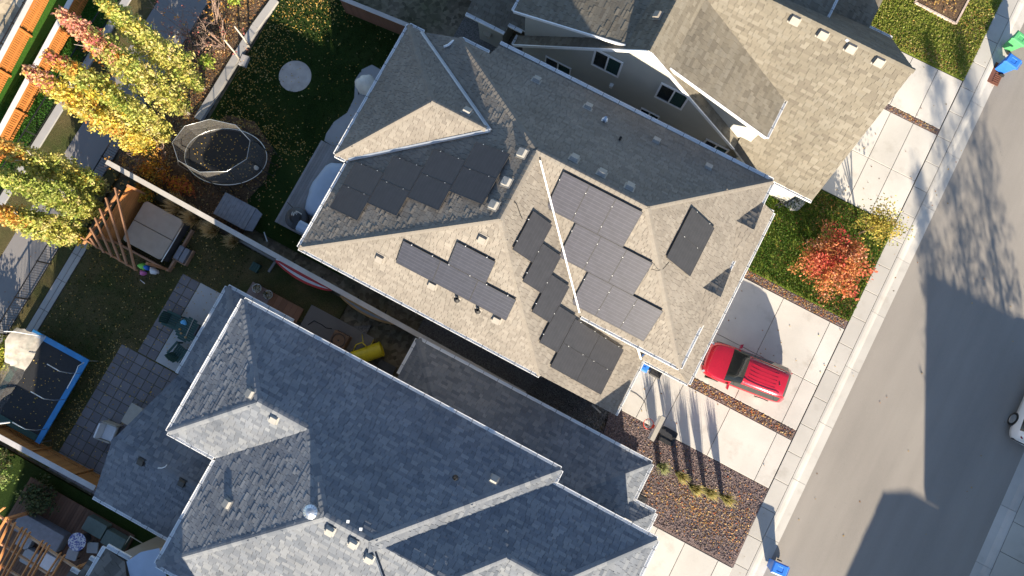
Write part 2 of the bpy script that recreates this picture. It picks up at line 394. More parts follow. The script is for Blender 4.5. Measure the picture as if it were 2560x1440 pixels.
# path and the yards beyond
sheet('path', rect(-25.95, -23.55, -40, 40), -.15, .0, 'path_asphalt')
sheet('grass_verge', rect(-27.2, -25.97, -40, 40), -.15, .012, 'grass_dry')
sheet('grass_verge', rect(-23.53, -22.85, -40, -.7), -.15, .012, 'grass_dry')
sheet('concrete_edging', rect(-27.62, -27.22, -40, 40), -.15, .10, 'patio_concrete')
sheet('lawn', rect(-30.2, -27.64, -40, 40), -.15, .012, 'turf')
sheet('lawn', rect(-36, -30.22, -40, 40), -.15, .010, 'turf')
sheet('dirt', rect(-60, -31.6, -40, 60), -.3, .014, 'dirt_beige')
# back of the grey house
sheet('lawn', [(-22.2, -15.2), (-22.2, -1.0), (-9, -1.0), (-9, -2.8), (-13, -3.4), (-13, -15.2)], -.15, .010, 'grass_dry')
slab_field('concrete_strip', grid(-22.82, -22.24, -9.9, -4.6, [-22.5], [-8.6, -6.9, -5.4]), .03, (.36, .35, .34))
slab_field('patio_slab', [(-16.17, -14.2, -8.17, -3.66)], .03, (.42, .42, .42), 'concrete')
pv = []
v = -3.68
while v > -8.1:
    for k, u in enumerate((-17.2, -16.69)): pv.append((u, u + .505, v - .5, v))
    v -= .5
v = -8.22
while v > -14.8:
    for k in range(7): pv.append((-18.1 + k*.5, -17.6 + k*.5, v - .5, v))
    v -= .5
slab_field('patio', pv, .03, (.168, .158, .168), 'paver', 'paver', .022, .05, cj=.16)
sheet('gravel_bed', rect(-14.4, -13.2, -15.2, -8.2), -.15, .014, 'mulch')
sheet('gravel_bed', [(-10.4, -3.2), (-7.4, -1.5), (-7.4, -3.2)], -.15, .012, 'gravel_grey')
gp = [P(770, 778), P(905, 853), P(880, 890), P(745, 815)]
slab_field('gravel_pad', [(-10.6, -6.9, -3.4, -1.98)], .02, (.18, .17, .165), 'stone')
sheet('lawn', rect(-24, -2, -40, -15.4), -.15, .006, 'grass_shaded')

# ------------------------------------------------------------------ scattered things nobody could count
AUT = [(.36, .20, .06), (.40, .27, .10), (.30, .15, .05), (.42, .31, .16), (.25, .10, .04), (.34, .25, .13), (.22, .13, .07)]
YEL = [(.46, .32, .07), (.43, .27, .07), (.50, .38, .16), (.38, .22, .05)]
RED = [(.34, .09, .03), (.38, .17, .06), (.38, .23, .10), (.27, .13, .07), (.42, .30, .17)]
def leaves(name, pts, pal, s0=.05, s1=.10, label=None, mat='leaf_dry'):
    pts = np.array(pts, float); n = len(pts); s = rng.uniform(s0, s1, n); a = rng.uniform(0, 2*np.pi, n)
    tx = rng.normal(0, .35, n); ty = rng.normal(0, .35, n)
    dx = np.stack([np.cos(a), np.sin(a), tx], 1) * s[:, None] * .62; dy = np.stack([-np.sin(a), np.cos(a), ty], 1) * s[:, None] * .45
    V = np.stack([pts - dx, pts - dy * .9, pts + dx, pts + dy], 1)
    V[:, :, 2] = np.maximum(V[:, :, 2], pts[:, 2:3] - .008)
    C = np.array(pal)[rng.integers(0, len(pal), n)] * rng.uniform(.7, 1.25, (n, 1))
    o = quads_np(name, V, C, mat); struct(o, 'stuff', label); o['category'] = 'leaves'; return o
def rnd(n, u0, u1, v0, v1, z): return np.stack([rng.uniform(u0, u1, n), rng.uniform(v0, v1, n), rng.uniform(z + .012, z + .03, n)], 1)
def gauss(n, cu, cv, su, sv_, z, box):
    p = np.stack([rng.normal(cu, su, n), rng.normal(cv, sv_, n), rng.uniform(z + .012, z + .03, n)], 1)
    k = (p[:, 0] > box[0]) & (p[:, 0] < box[1]) & (p[:, 1] > box[2]) & (p[:, 1] < box[3]); return p[k]
leaves('fallen_leaves', np.vstack([rnd(560, -20, -11.5, .2, 13.2, .01), gauss(1900, -19.9, 9, 1.1, 3.4, .01, (-20.1, -12, 3, 13.2)), gauss(650, -18.6, 12.5, 1.2, 1.0, .01, (-20.1, -12, 3, 13.2)), gauss(500, -17.6, 4.6, 1.6, .5, .01, (-20, -14.4, 3.4, 6))]), YEL, .045, .085, 'yellow leaves strewn over the shaded lawn behind the tan house')
leaves('fallen_leaves', np.vstack([rnd(4200, -23.2, -20.6, -.5, 13.4, .006), rnd(500, -20, -15.6, -.4, 4, .006)]), AUT, .05, .10, 'brown and orange leaves covering the planting bed by the path')
leaves('fallen_leaves', np.vstack([rnd(620, -22.1, -14.9, -12, -1.2, .012), gauss(350, -19, -2, 1.4, .8, .012, (-22, -15, -4, -1.1)), gauss(330, -18.4, -12, .25, 2.6, .012, (-19, -17.9, -15, -8)), rnd(120, -18, -15, -15, -8.3, .034), rnd(60, -17.2, -14.9, -8, -3.7, .034), rnd(300, -14.4, -13, -15, -8, .016)]), YEL, .045, .08, 'yellow leaves on the dry lawn and pavers behind the grey house')
leaves('fallen_leaves', np.vstack([rnd(420, 7.6, 13.8, 10, 15.4, .012), gauss(1000, 12.0, 13.8, 1.6, 1.4, .012, (7.6, 13.85, 10, 15.45)), gauss(700, 13.2, 10.6, .8, .5, .012, (10, 13.85, 10, 15)), gauss(500, 10.5, 15.0, 1.2, .4, .012, (8.2, 13.8, 13, 15.45))]), RED + YEL[:2], .045, .085, 'orange and yellow leaves around the red maple on the front lawn')
leaves('fallen_leaves', np.vstack([rnd(420, 7.5, 13.8, 9.57, 9.95, .008), rnd(420, 7.3, 13.8, 3.3, 3.76, .008), rnd(130, 11.1, 13.8, 21.02, 21.28, .008)]), RED + AUT, .05, .09, 'dry leaves caught in the narrow gravel strips between driveways')
leaves('fallen_leaves', np.vstack([rnd(420, 6, 13.8, -3.5, .5, .01), gauss(560, 11.0, -1.9, 1.5, .5, .012, (6.5, 13.9, -3.5, .5)), gauss(260, 13, -1.6, .7, .8, .012, (6.5, 13.9, -3.5, .5))]), RED + AUT, .05, .09, 'orange leaves drifted over the reddish gravel bed')
leaves('fallen_leaves', np.vstack([rnd(260, 7.6, 13.8, 24.4, 30, .012), gauss(420, 13.2, 27.2, .6, .9, .012, (9, 13.88, 24.4, 31)), gauss(300, 11.5, 24.7, 1.6, .25, .012, (8.5, 13.88, 24.4, 31)), gauss(150, 11, 27.8, .7, .4, .15, (10, 12.2, 27, 28.5))]), AUT + YEL, .06, .10, 'pale brown leaves over the sunny lawn at the top right')
leaves('fallen_leaves', np.vstack([rnd(45, 5.6, 13.9, .7, 9.4, .016), rnd(30, 8.5, 13.9, 15.7, 24, .016), rnd(40, 14, 15.4, -4, 26, -.03), rnd(25, 15.6, 23, -4, 20, -.088), rnd(60, -25.9, -23.6, -12, 10, .004), rnd(70, -30, -27.7, -4, 8, .016)]), AUT, .05, .09, 'single dry leaves scattered on the concrete, road and path')
def inpoly(p, poly):
    x, y = p[:, 0], p[:, 1]; r = np.zeros(len(p), bool); m = len(poly)
    for i in range(m):
        (x0, y0), (x1, y1) = tuple(poly[i])[:2], tuple(poly[(i+1) % m])[:2]
        c = (y0 > y) != (y1 > y); r ^= c & (x < (x1 - x0) * (y - y0) / (y1 - y0 + 1e-12) + x0)
    return r
def blades(name, n, box, pal, h=.07, label=None, z=.01, keep=None, cut=()):
    p = rnd(n, *box, z)
    if keep is not None: p = p[inpoly(p, keep)]
    for c_ in cut: p = p[~inpoly(p, c_)]
    n = len(p); a = rng.uniform(0, np.pi, n); wd = rng.uniform(.02, .05, n); hh = rng.uniform(.5, 1.3, n) * h
    d = np.stack([np.cos(a), np.sin(a), np.zeros(n)], 1) * wd[:, None]; l = np.stack([rng.normal(0, .4, n), rng.normal(0, .4, n), np.ones(n)], 1) * hh[:, None]
    V = np.stack([p - d, p + d, p + d*.3 + l, p - d*.3 + l], 1); C = np.array(pal)[rng.integers(0, len(pal), n)] * rng.uniform(.7, 1.3, (n, 1))
    o = quads_np(name, V, C, 'leaf'); struct(o, 'stuff', label); o['category'] = 'grass'
GL = [(.075, .13, .02), (.10, .15, .028), (.06, .11, .016), (.14, .16, .045)]
blades('grass', 17000, (7.4, 13.92, 9.98, 15.5), [(.07, .15, .02), (.09, .17, .026), (.05, .12, .015), (.14, .18, .045)], .07, 'short green grass of the front lawn below the red maple')
blades('grass', 15000, (7.5, 13.94, 24.3, 31), [(.22, .26, .05), (.27, .28, .065), (.18, .23, .04), (.32, .30, .10)], .06, 'sunlit olive grass of the lawn at the top right')
blades('grass', 14000, (-30.2, -27.7, -6, 9), [(.05, .16, .02), (.04, .13, .015), (.07, .18, .03)], .05, 'vivid green turf between the orange fence and the path', .012)
blades('grass', 9000, (-20.1, -11.6, 4.5, 13.2), [(.02, .045, .009), (.03, .055, .013)], .06, 'shaded dark grass behind the tan house', .01, LAWN_T, (circ, PATIO, rect(-14.4, -10, .7, 6)))  # blade colours darkened to carry the shade of this lawn
blades('grass', 9000, (-22.2, -14.5, -13, -1.1), [(.05, .075, .02), (.10, .09, .04), (.035, .065, .015)], .05, 'thin dry grass behind the grey house', .01, None, (rect(-17.3, -14, -8.3, -3.6), rect(-18.2, -14, -15, -8.1)))
def stones(name, n, box, pal, s0, s1, label, z=.0):
    p = rnd(n, *box, z); p[:, 2] = z; s = rng.uniform(s0, s1, n); a = rng.uniform(0, 2*np.pi, n)
    V = []
    for k in range(4):
        a0 = a + k*np.pi/2; a1 = a0 + np.pi/2
        f = lambda q, m: np.stack([np.cos(q) * s * m, np.sin(q) * s * m, np.zeros(n)], 1)
        tz = np.stack([np.zeros(n), np.zeros(n), s * .8], 1)
        V.append(np.stack([p + f(a0, 1), p + f(a1, 1), p + f(a1, .45) + tz, p + f(a0, .45) + tz], 1))
    V.append(np.stack([V[k][:, 3] for k in range(4)], 1))
    V = np.concatenate(V); C = np.array(pal)[rng.integers(0, len(pal), n)] * rng.uniform(.6, 1.35, (n, 1)); C = np.concatenate([C] * 5)
    o = quads_np(name, V, C, 'stone'); struct(o, 'stuff', label); o['category'] = 'gravel'
GP = [(.15, .105, .105), (.19, .145, .15), (.095, .075, .082), (.24, .195, .185), (.13, .115, .125)]
def inbed(p): return p
stones('gravel', 9000, (5.3, 13.9, -3.5, .55), GP, .022, .045, 'reddish grey river gravel filling the bed beside the driveway', .004)
stones('gravel', 900, (7.3, 13.85, 3.31, 3.76), GP, .02, .04, 'reddish gravel in the strip beside the red car', .003)
stones('gravel', 900, (7.5, 13.85, 9.57, 9.95), GP, .02, .04, 'pinkish gravel along the edge of the front lawn', .003)
stones('gravel', 500, (11.0, 13.85, 21.02, 21.28), GP, .02, .04, 'dark gravel strip in the upper driveway', .003)
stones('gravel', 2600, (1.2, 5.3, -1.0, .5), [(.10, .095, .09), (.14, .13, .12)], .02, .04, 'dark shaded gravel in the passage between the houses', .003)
# ------------------------------------------------------------------ houses: roof tools
TAN = [(0.2059, 0.1867, 0.1636), (0.1927, 0.1738, 0.1523), (0.2159, 0.1973, 0.1741), (0.1794, 0.1617, 0.1425), (0.2, 0.181, 0.1596), (0.2112, 0.193, 0.1701)]
TAN2 = [(0.1629, 0.1475, 0.1204), (0.148, 0.1336, 0.109), (0.1729, 0.1584, 0.1312), (0.1345, 0.1206, 0.0993), (0.1579, 0.1429, 0.1164), (0.1753, 0.161, 0.1346)]
GRY = [(0.1684, 0.1832, 0.2087), (0.1443, 0.1595, 0.1862), (0.1874, 0.2022, 0.2257), (0.1579, 0.1743, 0.2021), (0.1307, 0.1463, 0.1729), (0.198, 0.2121, 0.2334)]
def clip_rect(poly, s0, s1, t0, t1):
    for ax, lim, sg in ((0, s0, 1), (0, s1, -1), (1, t0, 1), (1, t1, -1)):
        out = []; n = len(poly)
        if not n: return out
        for i in range(n):
            a = poly[i]; b = poly[(i+1) % n]; da = (a[ax] - lim) * sg; db = (b[ax] - lim) * sg
            if da >= 0: out.append(a)
            if (da >= 0) != (db >= 0):
                k = da / (da - db); out.append((a[0] + (b[0]-a[0])*k, a[1] + (b[1]-a[1])*k))
        poly = out
    return poly
class House:
    def __init__(s, name, label, pal, thick=.013, expo=.145, wid=(.17, .36), loose=300, col_joint=.6):
        s.root = tag(empty(name), label, 'house'); s.pal = pal; s.field = MB(); s.deck = MB(); s.full = []; s.thick = thick; s.expo = expo; s.wid = wid
        s.loose = loose; s.caps = 0; s.capfield = MB(); s.roof = None; s.lines = []; s.capmesh = {}
    def face(s, pts, shingled=True, drop=.16):
        pts = [Vector(p) for p in pts]; s.deck.slab3([p - Vector((0, 0, .035)) for p in pts], drop, (.1, .09, .08), 0, 1)
        if not shingled: return
        n = Vector((0, 0, 0))
        for i in range(len(pts)):
            a, b = pts[i], pts[(i+1) % len(pts)]; n += a.cross(b)
        n.normalize()
        if n.z < 0: n = -n
        sx = Vector((0, 0, 1)).cross(n).normalized(); t = n.cross(sx)
        o = pts[0]; poly = [((p - o).dot(sx), (p - o).dot(t)) for p in pts]
        smin = min(p[0] for p in poly); smax = max(p[0] for p in poly); tmin = min(p[1] for p in poly); tmax = max(p[1] for p in poly)
        r = random.Random(int(abs(o.x * 977 + o.y * 131)) + 5); tt = tmin; g = .006
        while tt < tmax:
            t1 = min(tt + s.expo, tmax); ss = smin - r.uniform(0, .3)
            while ss < smax:
                wd = r.choice((s.wid[0], s.wid[0]*1.25, sum(s.wid)/2, s.wid[1], s.wid[1]*.85)) * r.uniform(.9, 1.1); s1 = ss + wd
                c = clip_rect(poly, ss + g, s1 - g, tt, t1)
                if len(c) >= 3:
                    hi = s.thick * (r.uniform(.3, .6) if r.random() < .72 else r.uniform(1.1, 1.9)); col = r.choice(s.pal); k = r.uniform(.93, 1.07); col = tuple(x*k for x in col)
                    full = len(c) == 4 and abs((c[0][0]-c[2][0])*(c[0][1]-c[2][1])) > .97 * (wd - 2*g) * (t1 - tt) and t1 - tt > s.expo * .99 and min(min(abs(q[0]-ss-g), abs(q[0]-s1+g)) for q in c) < 1e-4
                    if full: s.full.append((o + sx*(ss+g) + t*tt, sx, t, n, wd - 2*g, hi, col))
                    else:
                        ar = sum(c[i][0]*c[(i+1)%len(c)][1] - c[(i+1)%len(c)][0]*c[i][1] for i in range(len(c)))
                        if ar < 0: c = c[::-1]
                        if abs(ar) > .0008:
                            m = len(c); H = lambda q: hi + (.003 - hi) * (q[1] - tt) / s.expo
                            vs = [o + sx*q[0] + t*q[1] + n*H(q) for q in c] + [o + sx*q[0] + t*q[1] - n*.03 for q in c]
                            s.field.add(vs, [list(range(m))] + [(i, m+i, m+(i+1)%m, (i+1)%m) for i in range(m)], col)
                ss = s1
            tt += s.expo
    def ridge(s, a, b, wd=.15, slope=.45, step=.2, tone=1.0):
        """overlapping cap pieces along a ridge or hip from the low end a to the high end b"""
        s.lines.append((Vector(a), Vector(b), wd, slope, step, tone))
    def finish(s, fascia='white_metal'):
        root = s.root
        s.roof = s.deck.build('roof', ['deck_felt', fascia], root)
        def geom(wd, hi): return ([(0,0,hi),(wd,0,hi),(wd,s.expo,.003),(0,s.expo,.003),(0,0,-.03),(wd,0,-.03),(wd,s.expo,-.03),(0,s.expo,-.03)],
                                  [(0,1,2,3),(4,5,1,0),(5,6,2,1),(7,4,0,3)])
        s.full.sort(key=lambda q: -(q[0].z * .08 + q[4]) if True else 0)
        pick = s.full[:s.loose]; rest = s.full[s.loose:]
        proto = {}
        for (o, sx, t, n, wd, hi, col) in pick:
            ci = min(range(len(s.pal)), key=lambda i: abs(sum(s.pal[i]) - sum(col))); key = (ci, int(hi * 250))
            if key not in proto:
                me = bpy.data.meshes.new('shingle'); vs, fs = geom(1.0, (key[1] + .5) / 250); me.from_pydata(vs, [], fs); proto[key] = me
                me.materials.append(M['shingle']); at = me.attributes.new('col', 'FLOAT_COLOR', 'FACE'); at.data.foreach_set('color', list((*s.pal[ci], 1)) * len(fs))
            ob = link_obj('shingle', proto[key], s.roof)
            ob.matrix_local = Matrix((( sx.x*wd, t.x, n.x, o.x), (sx.y*wd, t.y, n.y, o.y), (sx.z*wd, t.z, n.z, o.z), (0, 0, 0, 1)))
        for (o, sx, t, n, wd, hi, col) in rest:
            vs, fs = geom(wd, hi); s.field.add([o + sx*x + t*y + n*z for x, y, z in vs], fs, col)
        f = s.field.build('shingle_field', 'shingle', s.roof); f['kind'] = 'stuff'
        for a, b, wd, slope, step, tone in s.lines:
            d = b - a; L = d.length; d.normalize(); side = Vector((d.y, -d.x, 0)).normalized(); up = side.cross(d).normalized()
            if up.z < 0: up = -up
            k = int(L / step)
            for i in range(k):
                key = (round(slope, 2), round(wd, 2), random.randrange(4), tone)
                if key not in s.capmesh:
                    st = step; vs = []
                    for y, h in ((-.03, .034), (st, .018)):
                        for x in (-1, -.5, 0, .5, 1): vs.append((x*wd, y, h - max(0, abs(x) - .12) * wd * slope))
                    for x in (-1, 0, 1): vs.append((x*wd, -.03, .006 - abs(x) * wd * slope))
                    fs = [(j, j+1, 5+j+1, 5+j) for j in range(4)] + [(10, 11, 2, 1, 0), (11, 12, 4, 3, 2)]
                    me = bpy.data.meshes.new('ridge_cap'); me.from_pydata(vs, [], fs); me.materials.append(M['shingle'])
                    cc = s.pal[(0, 2, 4, 5)[key[2]]]; at = me.attributes.new('col', 'FLOAT_COLOR', 'FACE'); at.data.foreach_set('color', [*(x * tone for x in cc), 1.0] * len(fs)); s.capmesh[key] = me
                p = a + d * (i * step)
                mw = Matrix(((side.x, d.x, up.x, p.x), (side.y, d.y, up.y, p.y), (side.z, d.z, up.z, p.z), (0, 0, 0, 1)))
                s.caps += 1
                ob = link_obj('ridge_cap', s.capmesh[key], s.roof); ob.matrix_local = mw
        return root
def gutter(root, a, b, out, mat='white_metal', wd=.11, brackets=True):
    """open trough along an eave from a to b; out = horizontal outward direction"""
    a = Vector(a); b = Vector(b); out = Vector((*out, 0)); d = (b - a); L = d.length; d.normalize(); q = MB(); up = Vector((0, 0, 1))
    mid = (a + b) / 2
    q.obox(mid + out*.008 - up*.05, d*L/2, out*.008, up*.055)
    q.obox(mid + out*wd - up*.05, d*L/2, out*.012, up*.055)
    q.obox(mid + out*wd/2 - up*.10, d*L/2, out*(wd/2 - .012), up*.008)
    for e in (a, b): q.obox(e + out*wd/2 - up*.05 + (d if e is a else -d)*.01, d*.01, out*wd/2, up*.056)
    g = q.build('gutter', mat, root)
    if brackets:
        n = max(1, int(L / .75))
        me = None
        for i in range(n):
            p = a + d * (L * (i + .5) / n)
            if me is None:
                r = MB(); r.obox((0, 0, .012), d*.008, out*(wd/2 + .012), up*.005); o = r.build('bracket', 'dark_metal', g); me = o.data
            else: o = link_obj('bracket', me, g)
            o.location = p + out*wd/2
    return g
def box_vent(root, p, slope_dir, slope, mat='beige_trim', s=.17, h=.13, dark=None):
    """low roof vent: flashing plate and a hood, lying on the slope; slope_dir = horizontal downhill direction"""
    dn = Vector((*slope_dir, 0)).normalized(); al = Vector((-dn.y, dn.x, 0)); t = (dn - Vector((0, 0, slope))).normalized(); n = al.cross(t).normalized()
    if n.z < 0: n = -n
    p = Vector(p); q = MB(); q.obox(p + n*.022, al*(s*1.35), t*(s*1.3), n*.006)
    f = q.build('vent_flashing', mat, root)
    q = MB(); z0 = n*.028; z1 = n*h
    vs = [p+al*s+t*s+z0, p-al*s+t*s+z0, p-al*s-t*s+z0, p+al*s-t*s+z0, p+al*s*.95+t*s*1.05+z1, p-al*s*.95+t*s*1.05+z1, p-al*s*.9-t*s*.7+z1, p+al*s*.9-t*s*.7+z1]
    q.add(vs, [(4,7,6,5),(0,1,5,4),(1,2,6,5),(2,3,7,6),(3,0,4,7),(0,3,2,1)]); q.build('roof_vent', mat, root)
def pipe_vent(root, p, mat='black_plastic', r=.05, h=.35):
    q = MB(); p = Vector(p); q.lathe([(.0, -.05), (r*2.2, -.05), (r*2.0, .04), (r, .07), (r, h), (r*.75, h), (r*.75, h - .1), (0, h - .1)], p, 14); q.build('vent_pipe', mat, root, True)
def wall(root, poly, z0, z1, mat): b = MB(); b.prism(poly, z0, z1); return b.build('wall', mat, root)

# ------------------------------------------------------------------ tan house with the solar panels
ZE, ZR, S1, S2 = 6.4, 9.95, .807, .483
MH = House('tan_house', 'tan shingled hip roof house carrying the black solar panels', TAN, thick=.012, expo=.135, wid=(.15, .32))
R0, R1, R2 = (-3.02, 7.6, ZR), (1.63, 7.6, ZR), (-3.02, 4.64, ZR)
UE, UF, VA, VB, VG, VC = -10.37, 6.07, .22, 12.12, 3.2, 12.0
zmu = lambda u: ZE + (u - UE) * S2
zpv = lambda v: ZR - (v - 7.6) * S1
zlu = lambda u: ZR - (u + 3.02) * S1
WP, WV = (-7.72, 7.74, 8.93), (-5.13, 7.74, 8.93)
H2 = (-8.5, 11.2, zmu(-8.5) - .02)
MH.face([(UE, VA, ZE), R2, R0, H2, (UE, 11.03, zmu(UE)), (WV[0], WV[1], zmu(WV[0])), (UE, 4.48, ZE)])
MH.face([(UE, VA, ZE), (1.1, VA, ZE), R2])
MH.face([R2, (1.1, VA, zlu(1.1)), (5.05, VA + .04, zlu(5.05)), (5.05, 3.05, zlu(5.05)), (4.6, 3.3, zlu(4.6)), (1.38, 3.3, zlu(1.38)), R0])
MH.face([R0, (1.4, VG, ZE), (UF, VG, ZE), R1])
# street-side slope with two small gable dormers cut into the eave
GD = [P(1862, 565, 6.9), P(1784, 735, 6.9)]
MH.face([R1, (UF, VG, ZE), (UF, VB, ZE)])
MH.face([(-8.5, 11.3, zpv(11.3)), R0, R1, (UF, VB, ZE), (-7.1, VB, zpv(VB)), (-7.1, 11.3, zpv(11.3))])
# rear wing
WU, WV0, WV1 = -11.0, 4.46, 11.03
MH.face([(WU, WV0, ZE), WP, (WU, WV1, ZE)]); MH.face([(WU, WV0, ZE), (UE, WV0, ZE), WV, WP]); MH.face([(WU, WV1, ZE), WP, WV, (UE, WV1, ZE)])
# skirt roof over the garage doors
ZS = 3.42
MH.face([(7.36, 3.05, ZS), (7.36, 12.0, ZS), (5.6, 12.0, ZS + 1.4), (5.6, 3.62, ZS + 1.4)])
MH.face([(7.36, 3.05, ZS), (5.6, 3.62, ZS + 1.4), (4.95, 3.62, ZS + 1.4), (4.95, 3.05, ZS)])
MH.face([(7.36, 12.0, ZS), (5.6, 12.35, ZS + .3), (5.6, 12.0, ZS + 1.4)])
for k, g in enumerate(GD):
    cv = g.y; hw = 1.4; zr_ = ZE + hw * .42; ub = 1.63 + (ZR - zr_) / S1; uf = UF + .10
    MH.face([(ub, cv, zr_), (uf, cv, zr_), (uf, cv + hw, ZE + .02), (UF - .25, cv + hw, ZE + .04)], True, .10)
    MH.face([(ub, cv, zr_), (UF - .25, cv - hw, ZE + .04), (uf, cv - hw, ZE + .02), (uf, cv, zr_)], True, .10)
for a, b in (((UE, VA, ZE), R2), ((1.1, VA, ZE), R2), (R2, R0), (R0, R1), (H2, R0), ((UF, VG, ZE), R1), ((UF, VB, ZE), R1), ((WU, WV0, ZE), WP), ((WU, WV1, ZE), WP), (WP, WV)):
    MH.ridge(a, b, .13, .55, .21)
mh = MH.finish()
b = MB(); b.prism([(-9.9, .7), (.7, .7), (.7, 3.6), (5.6, 3.6), (5.6, 11.6), (-7, 11.6), (-7, 11.0), (-10.55, 10.6), (-10.55, 4.9), (-9.9, 4.9)], -.1, 6.3)
b.build('wall', 'siding', mh)
b = MB(); b.prism([(.7, .7), (4.55, .7), (4.55, 3.6), (.7, 3.6)], -.1, 3.3); b.build('wall', 'siding', mh)
b = MB(); b.prism([(5.6, 3.62), (6.2, 3.62), (6.2, 11.6), (5.6, 11.6)], -.1, 3.35); b.build('wall', 'siding', mh)
for v0, v1 in ((4.1, 6.9), (7.6, 11.0)):
    q = MB()
    for i in range(4): q.box(6.2, 6.235, v0, v1, .05 + i*.56, .58 + i*.56)
    q.build('garage_door', 'white_metal', mh)
q = MB(); q.box(4.55, 4.585, .95, 3.3, .05, 2.3); q.build('garage_door', 'white_metal', mh)
gutter(mh, (UE, VA, ZE), (1.1, VA, ZE), (0, -1)); gutter(mh, (UE, VA, ZE), (UE, 4.3, ZE), (-1, 0)); gutter(mh, (WU, 4.46, ZE), (WU, 11.03, ZE), (-1, 0))
gutter(mh, (WU, 11.03, ZE), (-10.3, 11.03, ZE), (0, 1)); gutter(mh, (WU, WV0, ZE), (-10.5, WV0, ZE), (0, -1)); gutter(mh, (-7.1, VB, ZE), (UF, VB, ZE), (0, 1), wd=.14); gutter(mh, (-8.5, 11.32, 6.95), (-7.2, 11.32, 6.95), (0, 1))
gutter(mh, (1.5, VG, ZE), (UF, VG, ZE), (0, -1)); gutter(mh, (UF, VG, ZE), (UF, GD[1].y - 1.25, ZE), (1, 0)); gutter(mh, (UF, GD[1].y + 1.35, ZE), (UF, GD[0].y - 1.35, ZE), (1, 0)); gutter(mh, (UF, GD[0].y + 1.3, ZE), (UF, VB, ZE), (1, 0))
gutter(mh, (7.36, 3.05, ZS), (7.36, 12.0, ZS), (1, 0), wd=.10); gutter(mh, (4.95, 3.05, ZS), (7.36, 3.05, ZS), (0, -1), wd=.10); gutter(mh, (5.05, .26, ZS), (5.05, 3.0, ZS), (1, 0), wd=.10); gutter(mh, (7.36, 12.0, ZS), (6.0, 12.0, ZS), (0, 1), wd=.1)
# metal valleys
def valley(root, a, b, wd, mat, dz=.03, ext=.0):
    a = Vector(a) + Vector((0, 0, dz)); b = Vector(b) + Vector((0, 0, dz)); d = (b - a).normalized(); s = Vector((d.y, -d.x, 0)).normalized()
    q = MB(); q.add([a - s*wd, a, a + s*wd, b + s*wd, b, b - s*wd], [(0, 1, 4, 5), (1, 2, 3, 4)]); 
    for i in (0, 2, 3, 5): q.v[i] = (q.v[i][0], q.v[i][1], q.v[i][2] + wd * .45)
    q.build('valley_flashing', mat, root)
plain('valley_metal', (.30, .33, .38), .45, .4, .06, 3, .03)
valley(mh, (-2.75, 7.33, ZR - .22), (1.36, 3.26, ZE + .03), .032, 'white_metal', .17)
valley(mh, (UE, 11.0, ZE), WV, .07, 'valley_metal', .06); valley(mh, (UE, 4.5, ZE), WV, .07, 'valley_metal', .06)
# leader pipes and elbows
q = MB(); q.tube([P(1110, 117, 7.15), P(1122, 112, 7.2), P(1132, 103, 7.15), P(1142, 100, 7.1), P(1157, 110, 6.98)], .055, 10); q.build('downspout', 'white_metal', mh, True)
q = MB(); q.tube([P(1595, 868, 5.6), P(1597, 880, 4.7), P(1602, 897, 3.6)], .05, 10); q.build('downspout', 'white_metal', mh, True)
q = MB(); q.tube([(-10.42, 4.4, 6.35), (-10.3, 4.75, 6.0), (-10.25, 4.85, .2)], .05, 8); q.build('downspout', 'white_metal', mh, True)
for x, y in ((1341, 201), (1470, 268), (1640, 354), (1435, 397), (1504, 434), (1574, 468), (1770, 420)):
    lo, hi = 0, 14
    for _ in range(40):
        m_ = (lo + hi) / 2; p = P(x, y, m_)
        if m_ > zpv(p.y) + .05: hi = m_
        else: lo = m_
    box_vent(mh, P(x, y, m_) - Vector((0, 0, .05)), (0, 1), S1, 'vent_grey', .16, .15)
def onp(x, y, fz):
    lo, hi = 0, 14
    for _ in range(40):
        m_ = (lo + hi) / 2; p = P(x, y, m_)
        if m_ > fz(p): hi = m_
        else: lo = m_
    return P(x, y, m_)
fLv = lambda p: ZR - (4.64 - p.y) * S1
for x, y in ((951, 645), (1207, 597), (1082, 711), (1243, 797)): box_vent(mh, onp(x, y, fLv), (0, -1), S1, 'vent_beige', .16, .15)
for x, y in ((1143, 748), (1195, 776)):
    p = onp(x, y, fLv); box_vent(mh, p, (0, -1), S1, 'vent_beige', .11, .03); pipe_vent(mh, p, 'black_plastic', .07, .3)
for x, y in ((1307, 384), (1268, 456), (1236, 514)): box_vent(mh, onp(x, y, lambda p: zmu(p.x)), (-1, 0), S2, 'vent_grey', .16, .15)
box_vent(mh, onp(1167, 281, lambda p: 8.93 - (p.y - 7.74) * .768), (0, 1), .768, 'vent_grey', .16, .15)
pipe_vent(mh, onp(1549, 350, lambda p: zpv(p.y)) - Vector((0, 0, .1)), 'black_plastic', .055, .42)
p = onp(1511, 302, lambda p: zpv(p.y)); box_vent(mh, p, (0, 1), S1, 'white_metal', .10, .10); q = MB(); q.box(p.x - .05, p.x + .05, p.y - .09, p.y + .09, p.z + .05, p.z + .30); q.build('vent_pipe', 'cover_blue', mh)

